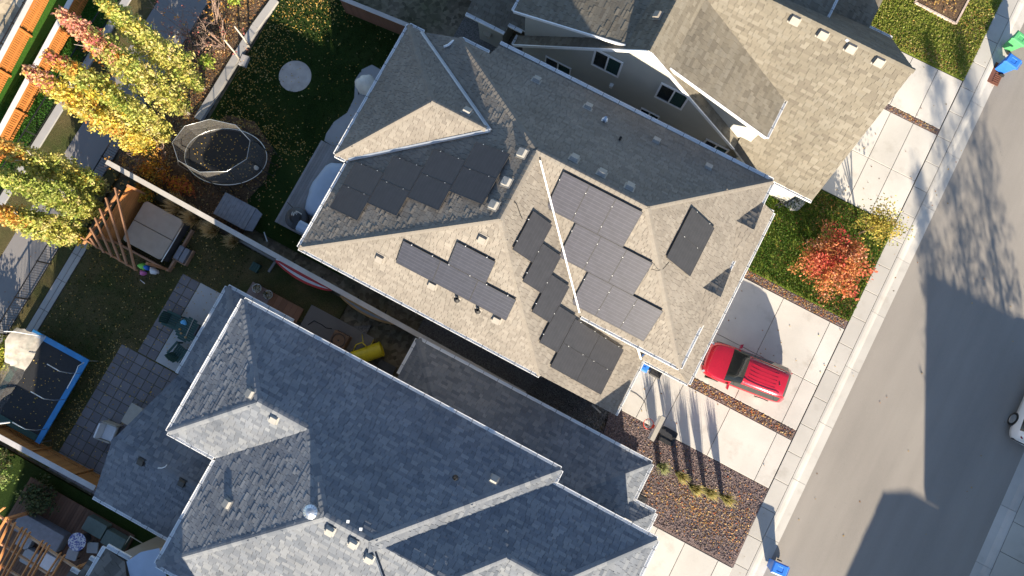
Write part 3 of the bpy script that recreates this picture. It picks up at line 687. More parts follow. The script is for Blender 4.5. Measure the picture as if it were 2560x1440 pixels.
# ------------------------------------------------------------------ solar panels: each one a thing
plain('panel_frame', (.045, .044, .047), .45, .2, .1, 5, 0)
PW, PL = 1.115, 1.682
def panel(u, v, z, al, dn, label, glass, group, land=False):
    """(u,v,z) = upper left corner on the slope; al = along the eave, dn = down the slope (unit vectors); land = long side along the eave"""
    al = Vector(al); dn = Vector(dn).normalized(); n = al.cross(dn)
    if n.z < 0: n = -n
    W_, L_ = (PL, PW) if land else (PW, PL)
    root = tag(empty('solar_panel', Vector((u, v, z)) + n*.10), label, 'solar panel', group)
    root.rotation_euler = Matrix((al, -dn, n)).transposed().to_euler() if al.cross(-dn).dot(n) > 0 else Matrix((-al, -dn, n)).transposed().to_euler()
    flip = 1 if al.cross(-dn).dot(n) > 0 else -1
    x0, x1 = (0.002, W_ - .002) if flip > 0 else (-W_ + .002, -.002)
    g = .014; q = MB()
    q.box(x0, x1, -L_ + .003, -L_ + .003 + g, -.02, .02); q.box(x0, x1, -.003 - g, -.003, -.02, .02); q.box(x0, x0 + g, -L_ + .003 + g, -.003 - g, -.02, .02); q.box(x1 - g, x1, -L_ + .003 + g, -.003 - g, -.02, .02)
    q.build('frame', 'panel_frame', root)
    q = MB(); q.box(x0 + g, x1 - g, -L_ + .003 + g, -.003 - g, -.016, .015); q.build('glass', glass, root)
    for k in (.22, .78):
        if land: c = (x0 + (x1 - x0) * k, -.0, .022); 
        else: c = (x0 if flip > 0 else x1, -L_ * k, .022)
        q = MB(); q.box(c[0] - .013, c[0] + .013, c[1] - .013, c[1] + .013, -.05, .023); q.build('clamp', 'white_metal', root)
    q = MB()
    for k in (.22, .78):
        if land: q.box(x0 + .02 + (x1-x0)*k - .02, x0 + .02 + (x1-x0)*k + .02, -L_ + .03, -.03, -.09, -.022)
        else: q.box(x0 + .02, x1 - .02, -L_*k - .02, -L_*k + .02, -.09, -.022)
    q.build('rail', 'dark_metal', root)
ORD = ['first', 'second', 'third', 'fourth']
sl = math.sqrt(1 + S1*S1); dv = 1.655 / sl
for r, (us, vt) in enumerate(((-1.77, 7.43), (-.47, 6.12), (.87, 4.81))):
    for c in range(3):
        panel(us + c*1.117, vt, ZR - (7.6 - vt)*S1, (1, 0, 0), (0, -1, -S1), 'solar panel, %s row, %s from left, in the pale nine-panel block' % (('top', 'middle', 'bottom')[r], ORD[c]), 'solar_glass_pale', 'nine-panel solar block')
for i, (us, vt) in enumerate(((-6.2, 2.44), (-4.515, 2.44), (-2.83, 2.44), (-4.19, 3.31))):
    panel(us, vt, ZR - (4.64 - vt)*S1, (1, 0, 0), (0, -1, -S1), ('solar panel, %s in the lower row of three above the long white gutter' % ORD[i]) if i < 3 else 'single solar panel standing above the row of three over the long gutter', 'solar_glass', 'four-panel solar block', True)
for i, (u0, vt) in enumerate(((-9.93, 4.53), (-8.41, 5.36), (-6.89, 6.23), (-5.37, 7.1))):
    for k in range(2):
        # slope faces -u: upper left corner is at the +u side
        panel(u0 + 1.515, vt - k*1.118, zmu(u0 + 1.515), (0, -1, 0), (-1, 0, -S2), 'solar panel, %s of the %s pair in the stepped block beside the wing roof' % (('upper', 'lower')[k], ORD[i]), 'solar_glass_soft', 'stepped eight-panel solar block')
for i, (u0, vt) in enumerate(((-2.19, 5.6), (-1.32, 4.78), (-.46, 3.95), (.37, 3.05))):
    panel(u0, vt, zlu(u0), (0, -1, 0), (1, 0, -S1), '%s solar panel from the top in the diagonal staircase beside the white valley' % ORD[i], 'solar_glass_soft', 'diagonal solar staircase', True)
for i in range(2):
    for k in range(2):
        u0 = 1.245 + i*1.31; panel(u0, 2.96 - k*1.118, zlu(u0), (0, -1, 0), (1, 0, -S1), '%s %s solar panel of the four at the foot of the diagonal staircase' % (('upper', 'lower')[k], ('left', 'right')[i]), 'solar_glass_soft', 'solar panels at the foot of the staircase')
for k in range(2):
    panel(3.18, 8.74 - k*1.115, ZR - (3.18 - 1.63)*S1, (0, -1, 0), (1, 0, -S1), '%s solar panel of the pair on the street-side slope' % ('upper', 'lower')[k], 'solar_glass_soft', 'street-side pair of solar panels')
q = MB(); q.tube([onp(x, y, lambda p: zlu(p.x) + .03) for x, y in ((1262, 497), (1282, 499), (1292, 512), (1300, 535), (1306, 548))], .012, 6); tag(q.build('cable', 'rubber', None, True), 'thin black cable curving over the ridge right of the stepped panels', 'cable')
q = MB(); q.tube([onp(x, y, lambda p: ZR - (p.x - 1.63)*S1 + .03) for x, y in ((1630, 673), (1645, 677), (1658, 672), (1672, 656))], .012, 6); tag(q.build('cable', 'rubber', None, True), 'black cable looping from the nine-panel block to the street-side pair', 'cable')
# ------------------------------------------------------------------ grey house
GE, GS = 6.0, .46
G = House('grey_house', 'large grey shingled hip roof house at the bottom of the view', GRY, thick=.014, expo=.15, wid=(.19, .40))
A1, A2 = (-3.68, -8.26, 8.50), (-1.78, -8.26, 8.50); W0, W1 = (-8.37, -5.96, 7.43), (-6.04, -5.96, 7.43)
G.face([(-11.48, -2.85, GE), (3.66, -2.82, GE), A2, A1, W1, W0])
G.face([(-11.48, -9.07, GE), W0, (-11.48, -2.85, GE)])
G.face([(-11.48, -9.07, GE), (-9.15, -9.07, GE), W1, W0])
G.face([(-9.15, -13.85, GE), A1, W1, (-9.15, -9.07, GE)])
G.face([(-9.15, -13.85, GE), (3.66, -13.85, GE), A2, A1])
G.face([(3.66, -2.82, GE), (3.66, -3.47, GE), (-1.15, -8.28, 8.21), (-1.6, -8.7, 8.41), A2])
G.face([(3.66, -3.47, GE), (8.42, -3.47, GE), (5.26, -6.63, 7.45), (3.15, -6.63, 7.45), (1.5, -8.28, 8.21), (-1.15, -8.28, 8.21)])
G.face([(3.15, -6.63, 7.45), (1.5, -8.28, 8.21), (1.5, -12.4, 8.21), (3.15, -12.4, 7.45)])
G.face([(-2.2, -8.28, 8.21), (1.5, -8.28, 8.21), (1.5, -13.6, 5.76), (-2.2, -13.6, 5.76)])
G.face([(8.42, -3.47, GE), (8.42, -9.79, GE), (5.26, -6.63, 7.45)])
G.face([(3.15, -6.63, 7.45), (5.26, -6.63, 7.45), (8.42, -9.79, GE), (3.15, -9.79, GE)])
gl = 3.0
G.face([(-4.53, -.93, gl), (7.55, -.93, gl), (4.2, -4.28, 4.41), (-1.18, -4.28, 4.41)])
G.face([(-4.53, -.93, gl), (-2.16, -3.3, 4.0), (-4.53, -3.3, gl)])
G.face([(7.55, -.93, gl), (7.55, -4.28, gl), (4.2, -4.28, 4.41)])
G.face([(6.9, -2.8, gl), (8.68, -2.8, gl), (7.9, -3.58, 3.33), (6.9, -3.58, 3.33)])
G.face([(8.68, -2.8, gl), (8.68, -9, gl), (7.9, -9, 3.33), (7.9, -3.58, 3.33)])
G.face([(-13.6, -2.95, gl), (-13.6, -7.5, gl), (-10.9, -7.5, 4.13), (-10.9, -5.65, 4.13)])
G.face([(-13.6, -2.95, gl), (-10.9, -5.65, 4.13), (-10.1, -5.65, 4.13), (-10.1, -2.95, gl)])
G.face([(-14.12, -11.05, 4.3), (-14.12, -14.0, 3.06), (-9.3, -14.0, 3.06), (-9.3, -11.05, 4.3)])
G.face([(-14.12, -11.05, 4.3), (-9.3, -11.05, 4.3), (-9.3, -7.5, 2.81), (-13.6, -7.5, 2.81)])
for a, b_ in (((-11.48, -2.85, GE), W0), ((-11.48, -9.07, GE), W0), (W0, W1), (W1, A1), ((-9.15, -13.85, GE), A1), (A1, A2), ((3.66, -2.82, GE), A2), ((8.42, -3.47, GE), (5.26, -6.63, 7.45)), ((5.26, -6.63, 7.45), (3.15, -6.63, 7.45)), ((3.15, -6.63, 7.45), (1.5, -8.28, 8.21)),
              ((-4.53, -.93, gl), (-2.16, -3.3, 4.0)), ((7.55, -.93, gl), (5.18, -3.3, 4.0)), ((-13.6, -2.95, gl), (-10.9, -5.65, 4.13)), ((-14.12, -11.05, 4.3), (-9.3, -11.05, 4.3))):
    G.ridge(a, b_, .16, .42, .24, 1.0)
gh = G.finish()
wall(gh, [(-10.98, -3.3), (3.2, -3.3), (3.2, -3.9), (8.0, -3.9), (8.0, -13.2), (-8.7, -13.2), (-8.7, -8.6), (-10.98, -8.6)], -.1, 5.9, 'siding')
wall(gh, [(-4.1, -1.35), (7.1, -1.35), (7.1, -3.3), (-4.1, -3.3)], -.1, 2.95, 'siding')
wall(gh, [(-13.2, -8.3), (-8.8, -8.3), (-8.8, -13.6), (-13.2, -13.6)], -.1, 2.9, 'siding')
for q_ in ((-13.3, -3.2), (-13.3, -7.2)):
    b = MB(); b.box(q_[0] - .1, q_[0] + .1, q_[1] - .1, q_[1] + .1, -.1, 2.85); b.build('post', 'white_metal', gh)
for a, b_, o_ in (((-11.48, -2.85, GE), (3.66, -2.82, GE), (0, 1)), ((-11.48, -9.07, GE), (-11.48, -2.85, GE), (-1, 0)), ((-11.48, -9.07, GE), (-9.15, -9.07, GE), (0, -1)), ((-9.15, -13.85, GE), (-9.15, -9.07, GE), (-1, 0)),
                  ((-9.15, -13.85, GE), (3.66, -13.85, GE), (0, -1)), ((3.66, -3.47, GE), (3.66, -2.82, GE), (1, 0)), ((3.72, -3.47, GE), (8.42, -3.47, GE), (0, 1)), ((8.42, -9.79, GE), (8.42, -3.47, GE), (1, 0)),
                  ((-4.53, -.93, gl), (7.55, -.93, gl), (0, 1)), ((-4.53, -.93, gl), (-4.53, -2.75, gl), (-1, 0)), ((7.55, -2.75, gl), (7.55, -.93, gl), (1, 0)), ((7.6, -2.8, gl), (8.68, -2.8, gl), (0, 1)), ((8.68, -9, gl), (8.68, -2.8, gl), (1, 0)),
                  ((-13.6, -2.95, gl), (-10.1, -2.95, gl), (0, 1)), ((-13.6, -7.5, gl), (-13.6, -2.95, gl), (-1, 0)), ((-14.12, -14.0, 3.06), (-9.2, -14.0, 3.06), (0, -1))):
    gutter(gh, a, b_, o_, wd=.13)
fw = lambda p: GE + GS * (p.y + 9.07)
box_vent(gh, onp(686, 1047, fw), (0, -1), GS, 'vent_grey', .15, .15)
box_vent(gh, onp(627, 985, lambda p: GE + GS*(p.x + 11.48)), (-1, 0), GS, 'vent_grey', .15, .15)
fm = lambda p: GE + GS * (p.y + 13.85)
for x, y in ((826, 1326), (884, 1358), (924, 1395)): box_vent(gh, onp(x, y, fm), (0, -1), GS, 'vent_grey', .15, .15)
box_vent(gh, onp(570, 1260, lambda p: GE + GS*(p.x + 9.15)), (-1, 0), GS, 'vent_grey', .15, .15)
box_vent(gh, onp(1235, 1199, lambda p: GE + GS*(-2.85 - p.y)), (0, 1), GS, 'vent_grey', .15, .15)
pipe_vent(gh, onp(1138, 1195, lambda p: GE + GS*(-2.85 - p.y)), 'black_plastic', .06, .25)
for x, y in ((355, 1152), (457, 1205)): box_vent(gh, onp(x, y, lambda p: 4.3 + .42*(p.y + 11.05)), (0, -1), GS, 'black_plastic', .15, .15)
q = MB(); q.tube([onp(x, y, lambda p: 4.3 + .42*(p.y + 11.05) + .05) for x, y in ((395, 1170), (405, 1170), (413, 1167), (417, 1162))], .02, 6); q.build('wire', 'white_metal', gh, True)
# fluted chimney cap
p = onp(785, 1273, lambda p: GE + GS*(p.x + 9.15)); q = MB()
prof = [(0, .62), (.05, .62), (.16, .58), (.27, .50), (.27, .47), (.17, .47), (.17, -.1)]
q.lathe(prof, p, 28); cap = q.build('chimney_cap', 'galv', gh)
for i in range(14):
    a = i * 2*math.pi/14; r = MB(); r.obox(p + Vector((math.cos(a)*.22, math.sin(a)*.22, .50)), (math.cos(a)*.06, math.sin(a)*.06, -.02), (-math.sin(a)*.008, math.cos(a)*.008, 0), (0, 0, .05)); r.build('fin', 'chrome', cap)
for x, y in ((871, 1303), (903, 1322)):
    p = onp(x, y, lambda p: GE + GS*(-2.85 - p.y)); r = MB(); r.obox(p + Vector((0, 0, .05)), (.05, .02, 0), (-.02, .05, 0), (0, 0, .04)); r.build('roof_bracket', 'white_metal', gh)

# ------------------------------------------------------------------ tan house at the top right
NH = House('beige_house', 'beige shingled house with a tall gable wall at the top right', TAN2, thick=.013, expo=.15, wid=(.20, .42))
V0, V1, V2 = 13.9, 14.42, 32.0
sl_ = lambda u: 8.4 - .9 * (-1.08 - u); sr_ = lambda u: 8.4 - .9 * (u + 1.08)
NH.face([(-1.08, V0, 8.4), (-7.35, V0, sl_(-7.35)), (-7.35, V1, sl_(-7.35)), (-2.1, V1, sl_(-2.1)), (-2.1, V2, sl_(-2.1)), (-1.08, V2, 8.4)])
NH.face([(-1.08, V0, 8.4), (4.36, V0, sr_(4.36)), (4.36, V1, sr_(4.36)), (-.05, V1, sr_(-.05)), (-.05, V2, sr_(-.05)), (-1.08, V2, 8.4)])
NH.face([(-2.1, 14.12, 7.49), (-7.45, 14.12, 5.63), (-7.45, V2, 5.63), (-2.1, V2, 7.49)])
NH.face([(-.05, 14.1, 7.48), (5.13, 14.1, 5.65), (5.13, V2, 5.65), (-.05, V2, 7.48)])
gs = 1.203
NH.face([(8.78, 18.2, 8.3), (8.88, 13.63, 2.8), (5.6, 13.63, 2.8), (4.4, 14.02, 2.8 + gs*.39), (4.4, 16.0, 2.8 + gs*2.37), (-1.0, 17.6, 2.8 + gs*3.97), (-1.0, 18.2, 8.3)])
NH.face([(8.78, 18.2, 8.3), (-1.0, 18.2, 8.3), (-1.0, 22.77, 2.8), (8.88, 22.77, 2.8)])
NH.face([(7.66, 22.2, 2.84), (7.66, 32, 2.84), (4.6, 32, 3.7), (4.6, 22.2, 3.7)])
NH.face([(7.66, 26, 2.83), (7.66, 32, 2.83), (4.6, 32, 4.9), (4.6, 26, 4.9)])
NH.face([(-10.07, 14.15, 3.1), (-7.95, 14.15, 3.1), (-7.95, 14.58, 3.25), (-7.0, 14.58, 3.25), (-7.0, 20, 5.1), (-10.07, 20, 5.1)])
for a, b_ in (((-1.08, V0, 8.4), (-1.08, V2, 8.4)), ((8.78, 18.2, 8.3), (2.0, 18.2, 8.3))): NH.ridge(a, b_, .13, .9, .22)
nh = NH.finish()
def vwall(root, pts, v0, v1, mat, name='wall'):
    n = len(pts); q = MB(); vs = [(u, v0, z) for u, z in pts] + [(u, v1, z) for u, z in pts]
    q.add(vs, [list(range(n)), list(range(n, 2*n))[::-1]] + [(i, n+i, n+(i+1) % n, (i+1) % n) for i in range(n)]); return q.build(name, mat, root)
WVV = 14.2
vwall(nh, [(-7.0, -.1), (4.1, -.1), (4.1, 3.42), (-1.08, 8.08), (-7.0, 2.75)], WVV, WVV + .18, 'stucco_white')
vwall(nh, [(-7.02, 2.6), (-2.2, 7.0), (-2.3, 7.22), (-7.02, 5.55)], 14.43, 14.6, 'stucco_white'); vwall(nh, [(4.9, 2.6), (4.9, 5.55), (.1, 7.22), (.05, 7.0)], 14.43, 14.6, 'stucco_white')
wall(nh, [(-7.0, 14.6), (4.85, 14.6), (4.85, 31), (-7.0, 31)], -.1, 5.5, 'stucco'); wall(nh, [(4.85, 14.0), (8.4, 14.0), (8.4, 22.4), (4.85, 22.4)], -.1, 2.75, 'stucco_white')
vwall(nh, [], 0, 0, 'stucco') if False else None
q = MB(); q.add([(8.4, 14.0, 2.75), (8.4, 22.4, 2.75), (8.4, 18.2, 7.9), (8.3, 14.0, 2.75), (8.3, 22.4, 2.75), (8.3, 18.2, 7.9)], [(0, 1, 2), (5, 4, 3), (0, 3, 4, 1), (1, 4, 5, 2), (2, 5, 3, 0)]); q.build('wall', 'stucco_white', nh)
wall(nh, [(-9.7, 14.5), (-8.3, 14.5), (-8.3, 20), (-9.7, 20)], -.1, 3.0, 'stucco'); wall(nh, [(-12.2, 16.2), (-9.7, 16.2), (-9.7, 24), (-12.2, 24)], -.1, 2.9, 'stucco')
def PVv(px, py, v):
    d = CAM_R @ Vector((px - 1280, -(py - 720), -FPX)); k = v / d.y; return d.x * k, CAM_H + d.z * k
def window(root, px, v, u_w, h, trim=.09, tm='white_metal'):
    u, z = PVv(px[0], px[1], v); q = MB(); y = v - .03
    for a, b_, c, d in ((u - u_w/2 - trim, u + u_w/2 + trim, z + h/2, z + h/2 + trim), (u - u_w/2 - trim, u + u_w/2 + trim, z - h/2 - trim, z - h/2), (u - u_w/2 - trim, u - u_w/2, z - h/2, z + h/2), (u + u_w/2, u + u_w/2 + trim, z - h/2, z + h/2), (u - .035, u + .035, z - h/2, z + h/2)):
        q.box(a, b_, y - .04, y + .02, c, d)
    wn = q.build('window', tm, root)
    r = MB(); r.box(u - u_w/2, u - .035, y + .005, y + .02, z - h/2, z + h/2); r.build('pane', 'car_glass', wn)
    r = MB(); r.box(u + .035, u + u_w/2, y + .005, y + .02, z - h/2, z + h/2); r.build('pane', 'car_glass', wn)
    n = int(h / .11)
    me = None
    for i in range(n):
        zz = z - h/2 + .06 + i * .11
        if me is None:
            r = MB(); r.box(-(u_w/2 - .06)/2, (u_w/2 - .06)/2, -.004, .004, -.028, .028); o = r.build('blind_slat', 'dark_green', wn); me = o.data
        else: o = link_obj('blind_slat', me, wn)
        o.location = (u + u_w/4, y + .0, zz)
window(nh, (1518, 157), WVV, 1.25, 1.45); window(nh, (1680, 240), WVV, 1.25, 1.45); window(nh, (1395, 167), WVV, 1.3, 1.1, .06); window(nh, (1622, 288), WVV, .9, .9, .06); window(nh, (1788, 368), WVV, 1.1, .9, .08)
for x, y in ((1530, 211),):
    u, z = PVv(x, y, WVV); q = MB(); q.box(u - .07, u + .07, WVV - .16, WVV, z - .12, z + .1); q.box(u - .09, u + .09, WVV - .18, WVV, z + .1, z + .13); q.build('wall_light', 'white_metal', nh)
u, z = PVv(1220, 82, 14.5); q = MB(); q.box(u - .17, u + .17, 14.32, 14.5, z - .10, z + .10); q.box(u - .21, u + .21, 14.28, 14.5, z + .10, z + .13); q.box(u - .17, u + .17, 14.30, 14.5, z - .2, z - .13); q.build('exhaust_hood', 'beige_trim', nh)
gutter(nh, (-7.45, 14.12, 5.63), (-7.45, 20, 5.63), (-1, 0)); gutter(nh, (5.13, 14.1, 5.65), (5.13, 16.05, 5.65), (1, 0)); gutter(nh, (5.13, 20.4, 5.65), (5.13, 26, 5.65), (1, 0)); gutter(nh, (5.6, 13.63, 2.8), (8.88, 13.63, 2.8), (0, -1)); gutter(nh, (7.66, 22.77, 2.8), (8.88, 22.77, 2.8), (0, 1))
gutter(nh, (-10.07, 14.15, 3.1), (-7.95, 14.15, 3.1), (0, -1), wd=.15); gutter(nh, (-7.95, 14.58, 3.2), (-7.2, 14.58, 3.2), (0, -1), wd=.15); gutter(nh, (-7.35, V0, sl_(-7.35)), (-7.35, V1, sl_(-7.35)), (-1, 0)); gutter(nh, (-11.4, 16.1, 3.0), (-9.9, 16.1, 3.0), (0, -1), wd=.15)
# white barge boards on the gables
for a, b_ in (((-7.45, 14.08, 5.58), (-2.1, 14.08, 7.44)), ((-.05, 14.06, 7.42), (5.13, 14.06, 5.60)), ((-1.08, 13.87, 8.33), (4.36, 13.87, 3.45)), ((-1.08, 13.87, 8.33), (-7.35, 13.87, 2.70))):
    q = MB(); q.bar(a, b_, .05, .16); q.build('barge_board', 'white_metal', nh)
# vents along the street-side garage ridge
fg = lambda p: 2.8 + gs * (p.y - 13.63)
for x, y in ((1988, 48), (2058, 84), (2128, 118), (2198, 152)): box_vent(nh, onp(x, y, fg), (0, -1), gs, 'vent_beige', .18, .19)
box_vent(nh, onp(1646, 40, lambda p: sl_(p.x)), (-1, 0), .9, 'vent_beige', .15, .16)
p = onp(2118, 100, fg); q = MB(); q.obox(p + Vector((0, -.04, .04)), (.03, .05, 0), (.05, -.03, 0), (0, 0, .02)); q.build('roof_bracket', 'white_metal', nh)

# ------------------------------------------------------------------ neighbour at the bottom left (mostly out of view) and houses across the street
SH = House('dark_house', 'dark low roof with white gutters at the bottom left corner', [(.12, .115, .11), (.16, .15, .14), (.10, .095, .09)], loose=60, expo=.2, wid=(.3, .5))
SH.face([(-11.9, -15.0, 4.5), (-10.75, -15.0, 4.5), (-8.2, -17.6, 5.6), (-8.2, -20, 5.6), (-11.9, -20, 4.7)])
SH.face([(-12.5, -16.0, 4.0), (-9.0, -16.0, 4.0), (-9.0, -21, 5.8), (-12.5, -21, 5.8)])
SH.face([(-13.3, -17.2, 3.2), (-6, -17.2, 3.2), (-6, -20, 4.2), (-13.3, -20, 4.2)])
SH.face([(-9.8, -16.9, 6.0), (-3.6, -16.9, 6.0), (-4.2, -20.0, 10.3), (-9.2, -20.0, 10.3)]); SH.face([(-9.8, -30, 6.0), (-9.2, -27.0, 10.3), (-4.2, -27.0, 10.3), (-3.6, -30, 6.0)]); SH.face([(-9.8, -16.9, 6.0), (-9.2, -20, 10.3), (-9.2, -27, 10.3), (-9.8, -30, 6.0)]); SH.face([(-3.6, -16.9, 6.0), (-3.6, -30, 6.0), (-4.2, -27, 10.3), (-4.2, -20, 10.3)]); SH.face([(-9.2, -20, 10.3), (-4.2, -20, 10.3), (-4.2, -27, 10.3), (-9.2, -27, 10.3)])  # tall block out of view, shaped to shade the yard and grey roof
SH.face([(-9.0, -31, 5.8), (4, -31, 5.8), (2, -34, 8.6), (-7, -34, 8.6)]); SH.face([(-9.0, -37, 5.8), (-7, -34, 8.6), (2, -34, 8.6), (4, -37, 5.8)]); SH.face([(-9.0, -31, 5.8), (-7, -34, 8.6), (-9.0, -37, 5.8)]); SH.face([(4, -31, 5.8), (4, -37, 5.8), (2, -34, 8.6)])  # rear block out of view, added to shade the terrace
sh = SH.finish()
wall(sh, [(-9.4, -17.4), (-4, -17.4), (-4, -36), (-9.4, -36)], -.1, 5.9, 'siding'); wall(sh, [(-11.6, -15.4), (-10.9, -15.4), (-10.9, -17.4), (-11.6, -17.4)], -.1, 4.4, 'siding')
for a, b_, o_ in (((-11.9, -15.0, 4.5), (-10.75, -15.0, 4.5), (0, 1)), ((-11.9, -16.8, 4.5), (-11.9, -15.0, 4.5), (-1, 0)), ((-12.5, -16.0, 4.0), (-10.2, -16.0, 4.0), (0, 1)), ((-13.3, -17.2, 3.2), (-10, -17.2, 3.2), (0, 1))): gutter(sh, a, b_, o_, wd=.17)
def plain_house(name, label, blocks):
    h = House(name, label, TAN2, loose=0, expo=.4, wid=(.8, 1.2))
    for (u0, u1, v0, v1, ze, zr, kind) in blocks:
        vm = (v0 + v1) / 2; i_ = (v1 - v0) / 2 if kind == 'hip' else 0
        a, c = (u0 + i_, vm, zr), (u1 - i_, vm, zr)
        h.face([(u0, v0, ze), (u1, v0, ze), c, a]); h.face([(u1, v1, ze), (u0, v1, ze), a, c])
        if i_: h.face([(u0, v0, ze), a, (u0, v1, ze)]); h.face([(u1, v0, ze), (u1, v1, ze), c])
    r = h.finish()
    for (u0, u1, v0, v1, ze, zr, kind) in blocks:
        wall(r, [(u0 + .4, v0 + .4), (u1 - .4, v0 + .4), (u1 - .4, v1 - .4), (u0 + .4, v1 - .4)], -.1, ze - .1, 'siding')
        if kind == 'gable':
            q = MB(); vm = (v0 + v1)/2; q.add([(u0 + .4, v0 + .4, ze - .1), (u0 + .4, v1 - .4, ze - .1), (u0 + .4, vm, zr - .25), (u0 + .6, v0 + .4, ze - .1), (u0 + .6, v1 - .4, ze - .1), (u0 + .6, vm, zr - .25)], [(2, 1, 0), (3, 4, 5), (0, 1, 4, 3), (1, 2, 5, 4), (2, 0, 3, 5)]); q.build('wall', 'siding', r)
    return r
plain_house('street_house', 'house across the street whose shadow falls on the road', [(29.1, 41, -8.4, -1.5, 5.7, 8.7, 'gable'), (27.0, 38, -18, -8.85, 5.4, 7.8, 'hip'), (29.9, 41, -1.3, 8.5, 5.5, 8.8, 'hip')])
# ------------------------------------------------------------------ trees and plants
def leaf_quads(P0, C0, k, spread, s0, s1, jit_c=.18, flat=.0):
    """k leaves round every clump centre P0 (n,3) with clump colour C0 (n,3)"""
    n = len(P0); p = np.repeat(P0, k, 0) + rng.normal(0, 1, (n*k, 3)) * np.repeat(np.asarray(spread).reshape(-1, 1) * np.ones((n, 1)), k, 0) * np.array([1, 1, .8])
    m = n * k; a = rng.normal(0, 1, (m, 3)); a[:, 2] *= (1 - flat); a /= np.linalg.norm(a, axis=1)[:, None]
    h = rng.normal(0, 1, (m, 3)); b = np.cross(a, h); b /= np.linalg.norm(b, axis=1)[:, None]; s = rng.uniform(s0, s1, m)[:, None]
    V = np.stack([p - a*s, p - b*s*.62, p + a*s*1.05, p + b*s*.62], 1)
    C = np.repeat(C0, k, 0) * rng.uniform(1 - jit_c, 1 + jit_c, (m, 1)) * rng.uniform(.92, 1.08, (m, 3)); return V, C
def mixpal(pal, n): return np.array(pal)[rng.integers(0, len(pal), n)]
def poplar(base, h, r, seed, label, pals, k=15, ncl=520, tip=None, bark='bark', group='columnar aspens along the path'):
    global rng; rng = np.random.default_rng(seed); rr = random.Random(seed)
    root = tag(empty('aspen_tree', base), label, 'tree', group)
    q = MB(); pts = []; off = Vector((0, 0, 0))
    for i in range(9):
        pts.append(Vector((rr.uniform(-.05, .05), rr.uniform(-.05, .05), h * .97 * i / 8)))
    q.tube(pts, [.10 * (1 - i/8.6) + .012 for i in range(9)], 8)
    for i in range(16):
        z = h * rr.uniform(.08, .75); a = rr.uniform(0, 6.28); L = r * rr.uniform(.7, 1.15); o = Vector((math.cos(a), math.sin(a), 0))
        q.tube([Vector((0, 0, z)), o*L*.5 + Vector((0, 0, z + L*.8)), o*L*.85 + Vector((0, 0, z + L*1.7))], [.035, .022, .008], 5)
    q.build('trunk', bark, root, True)
    t = rng.beta(1.15, 1.0, ncl) * .93 + .07; env = np.clip(np.sin(np.pi * np.clip(t*.93 + .10, 0, 1))**.62, .05, 1) * (1 - .25*t) * r
    # uneven outline: lobes in angle and height
    a = rng.uniform(0, 2*np.pi, ncl); lob = 1 + .28*np.sin(3*a + 9*t + seed) + .22*np.sin(5*a - 17*t)
    rad = env * lob * np.sqrt(rng.uniform(.06, 1.0, ncl))
    P0 = np.stack([rad*np.cos(a), rad*np.sin(a), t*h], 1)
    # colour: patches along the stem, reddish tip
    w = (np.sin(7*t + seed) + np.sin(3*a + 5*t + seed*2)) * .5 + rng.normal(0, .45, ncl)
    C = np.where((w > .25)[:, None], mixpal(pals[1], ncl), mixpal(pals[0], ncl)); C = np.where((w > .95)[:, None], mixpal(pals[2], ncl), C)
    if tip is not None:
        k_ = rng.uniform(0, 1, ncl) < np.clip((t - tip[1]) / (1 - tip[1]), 0, 1)**.7; C = np.where(k_[:, None], mixpal(tip[0], ncl), C)
    V, C = leaf_quads(P0, C, k, r*.15, .05, .095)
    quads_np('crown', V, C, 'leaf', root); return root
YG = [(.50, .46, .12), (.44, .43, .10), (.56, .50, .17), (.38, .40, .09), (.60, .53, .22)]; GG = [(.30, .36, .08), (.36, .41, .10), (.42, .44, .13), (.25, .31, .06)]
YY = [(.66, .50, .08), (.62, .45, .06), (.68, .55, .15), (.60, .50, .12)]; OO = [(.62, .33, .07), (.58, .26, .06), (.64, .42, .12)]; PK = [(.50, .16, .14), (.58, .30, .20), (.52, .22, .16), (.62, .42, .22)]
TR = [((503, 222), (236, -14), 1.05, 'pale yellow-green columnar tree at the far upper left beside the bare shrubs', (YG, GG, YY), None),
      ((474, 285), (158, -10), 1.05, 'columnar tree with a red and pink tip right of the yellowest one', (YG, GG, OO), (PK, .66)),
      ((428, 345), (108, 122), 1.0, 'columnar yellow-green tree with an orange tip between the pink and the golden ones', (YG, GG, YY), (OO + PK[:1], .84)),
      ((390, 372), (48, 178), 1.05, 'golden yellow columnar tree with a red leaf cluster at its top', (YY, YG, OO), (PK, .86)),
      ((268, 478), (-26, 345), .98, 'columnar yellow-green tree above the path, first of the lower three', (YG, GG, YY), (OO, .80)),
      ((262, 536), (-40, 440), .98, 'green columnar tree above the path, middle of the lower three', (GG, YG, YG), None),
      ((222, 598), (-40, 535), 1.0, 'columnar tree with orange edge, lowest of the three beside the pergola', (YG, GG, YY), (OO, .72)),
      ((418, 330), (330, 262), .42, 'slim young yellow tree between the pink-tipped and orange-tipped ones', (YY, YG, OO), None)]
for i, (bp, tp, r, lab, pals, tip) in enumerate(TR):
    B = P(*bp); r *= .66; nd = Vector((1284.7, 918.7)); hh = 36 * (1 - (Vector(bp) - nd).length / (Vector(tp) - nd).length)
    poplar(B, hh, r, 20 + i, lab, pals, 17, 680 if r > .45 else 150, tip)
# poplars across the street, out of view, whose long shadows cross the road
for i, (u, v_, h, r) in enumerate(((28.0, .4, 11.6, 1.25), (29.4, 1.2, 11.8, 1.35), (27.8, -2.4, 9.8, 1.15))):
    poplar((u, v_, 0), h, r, 60 + i, 'tall poplar across the street, %s of three' % ('left', 'right', 'lower')[i], (YG, GG, YY), 9, 400, None, 'bark', 'poplars across the street')

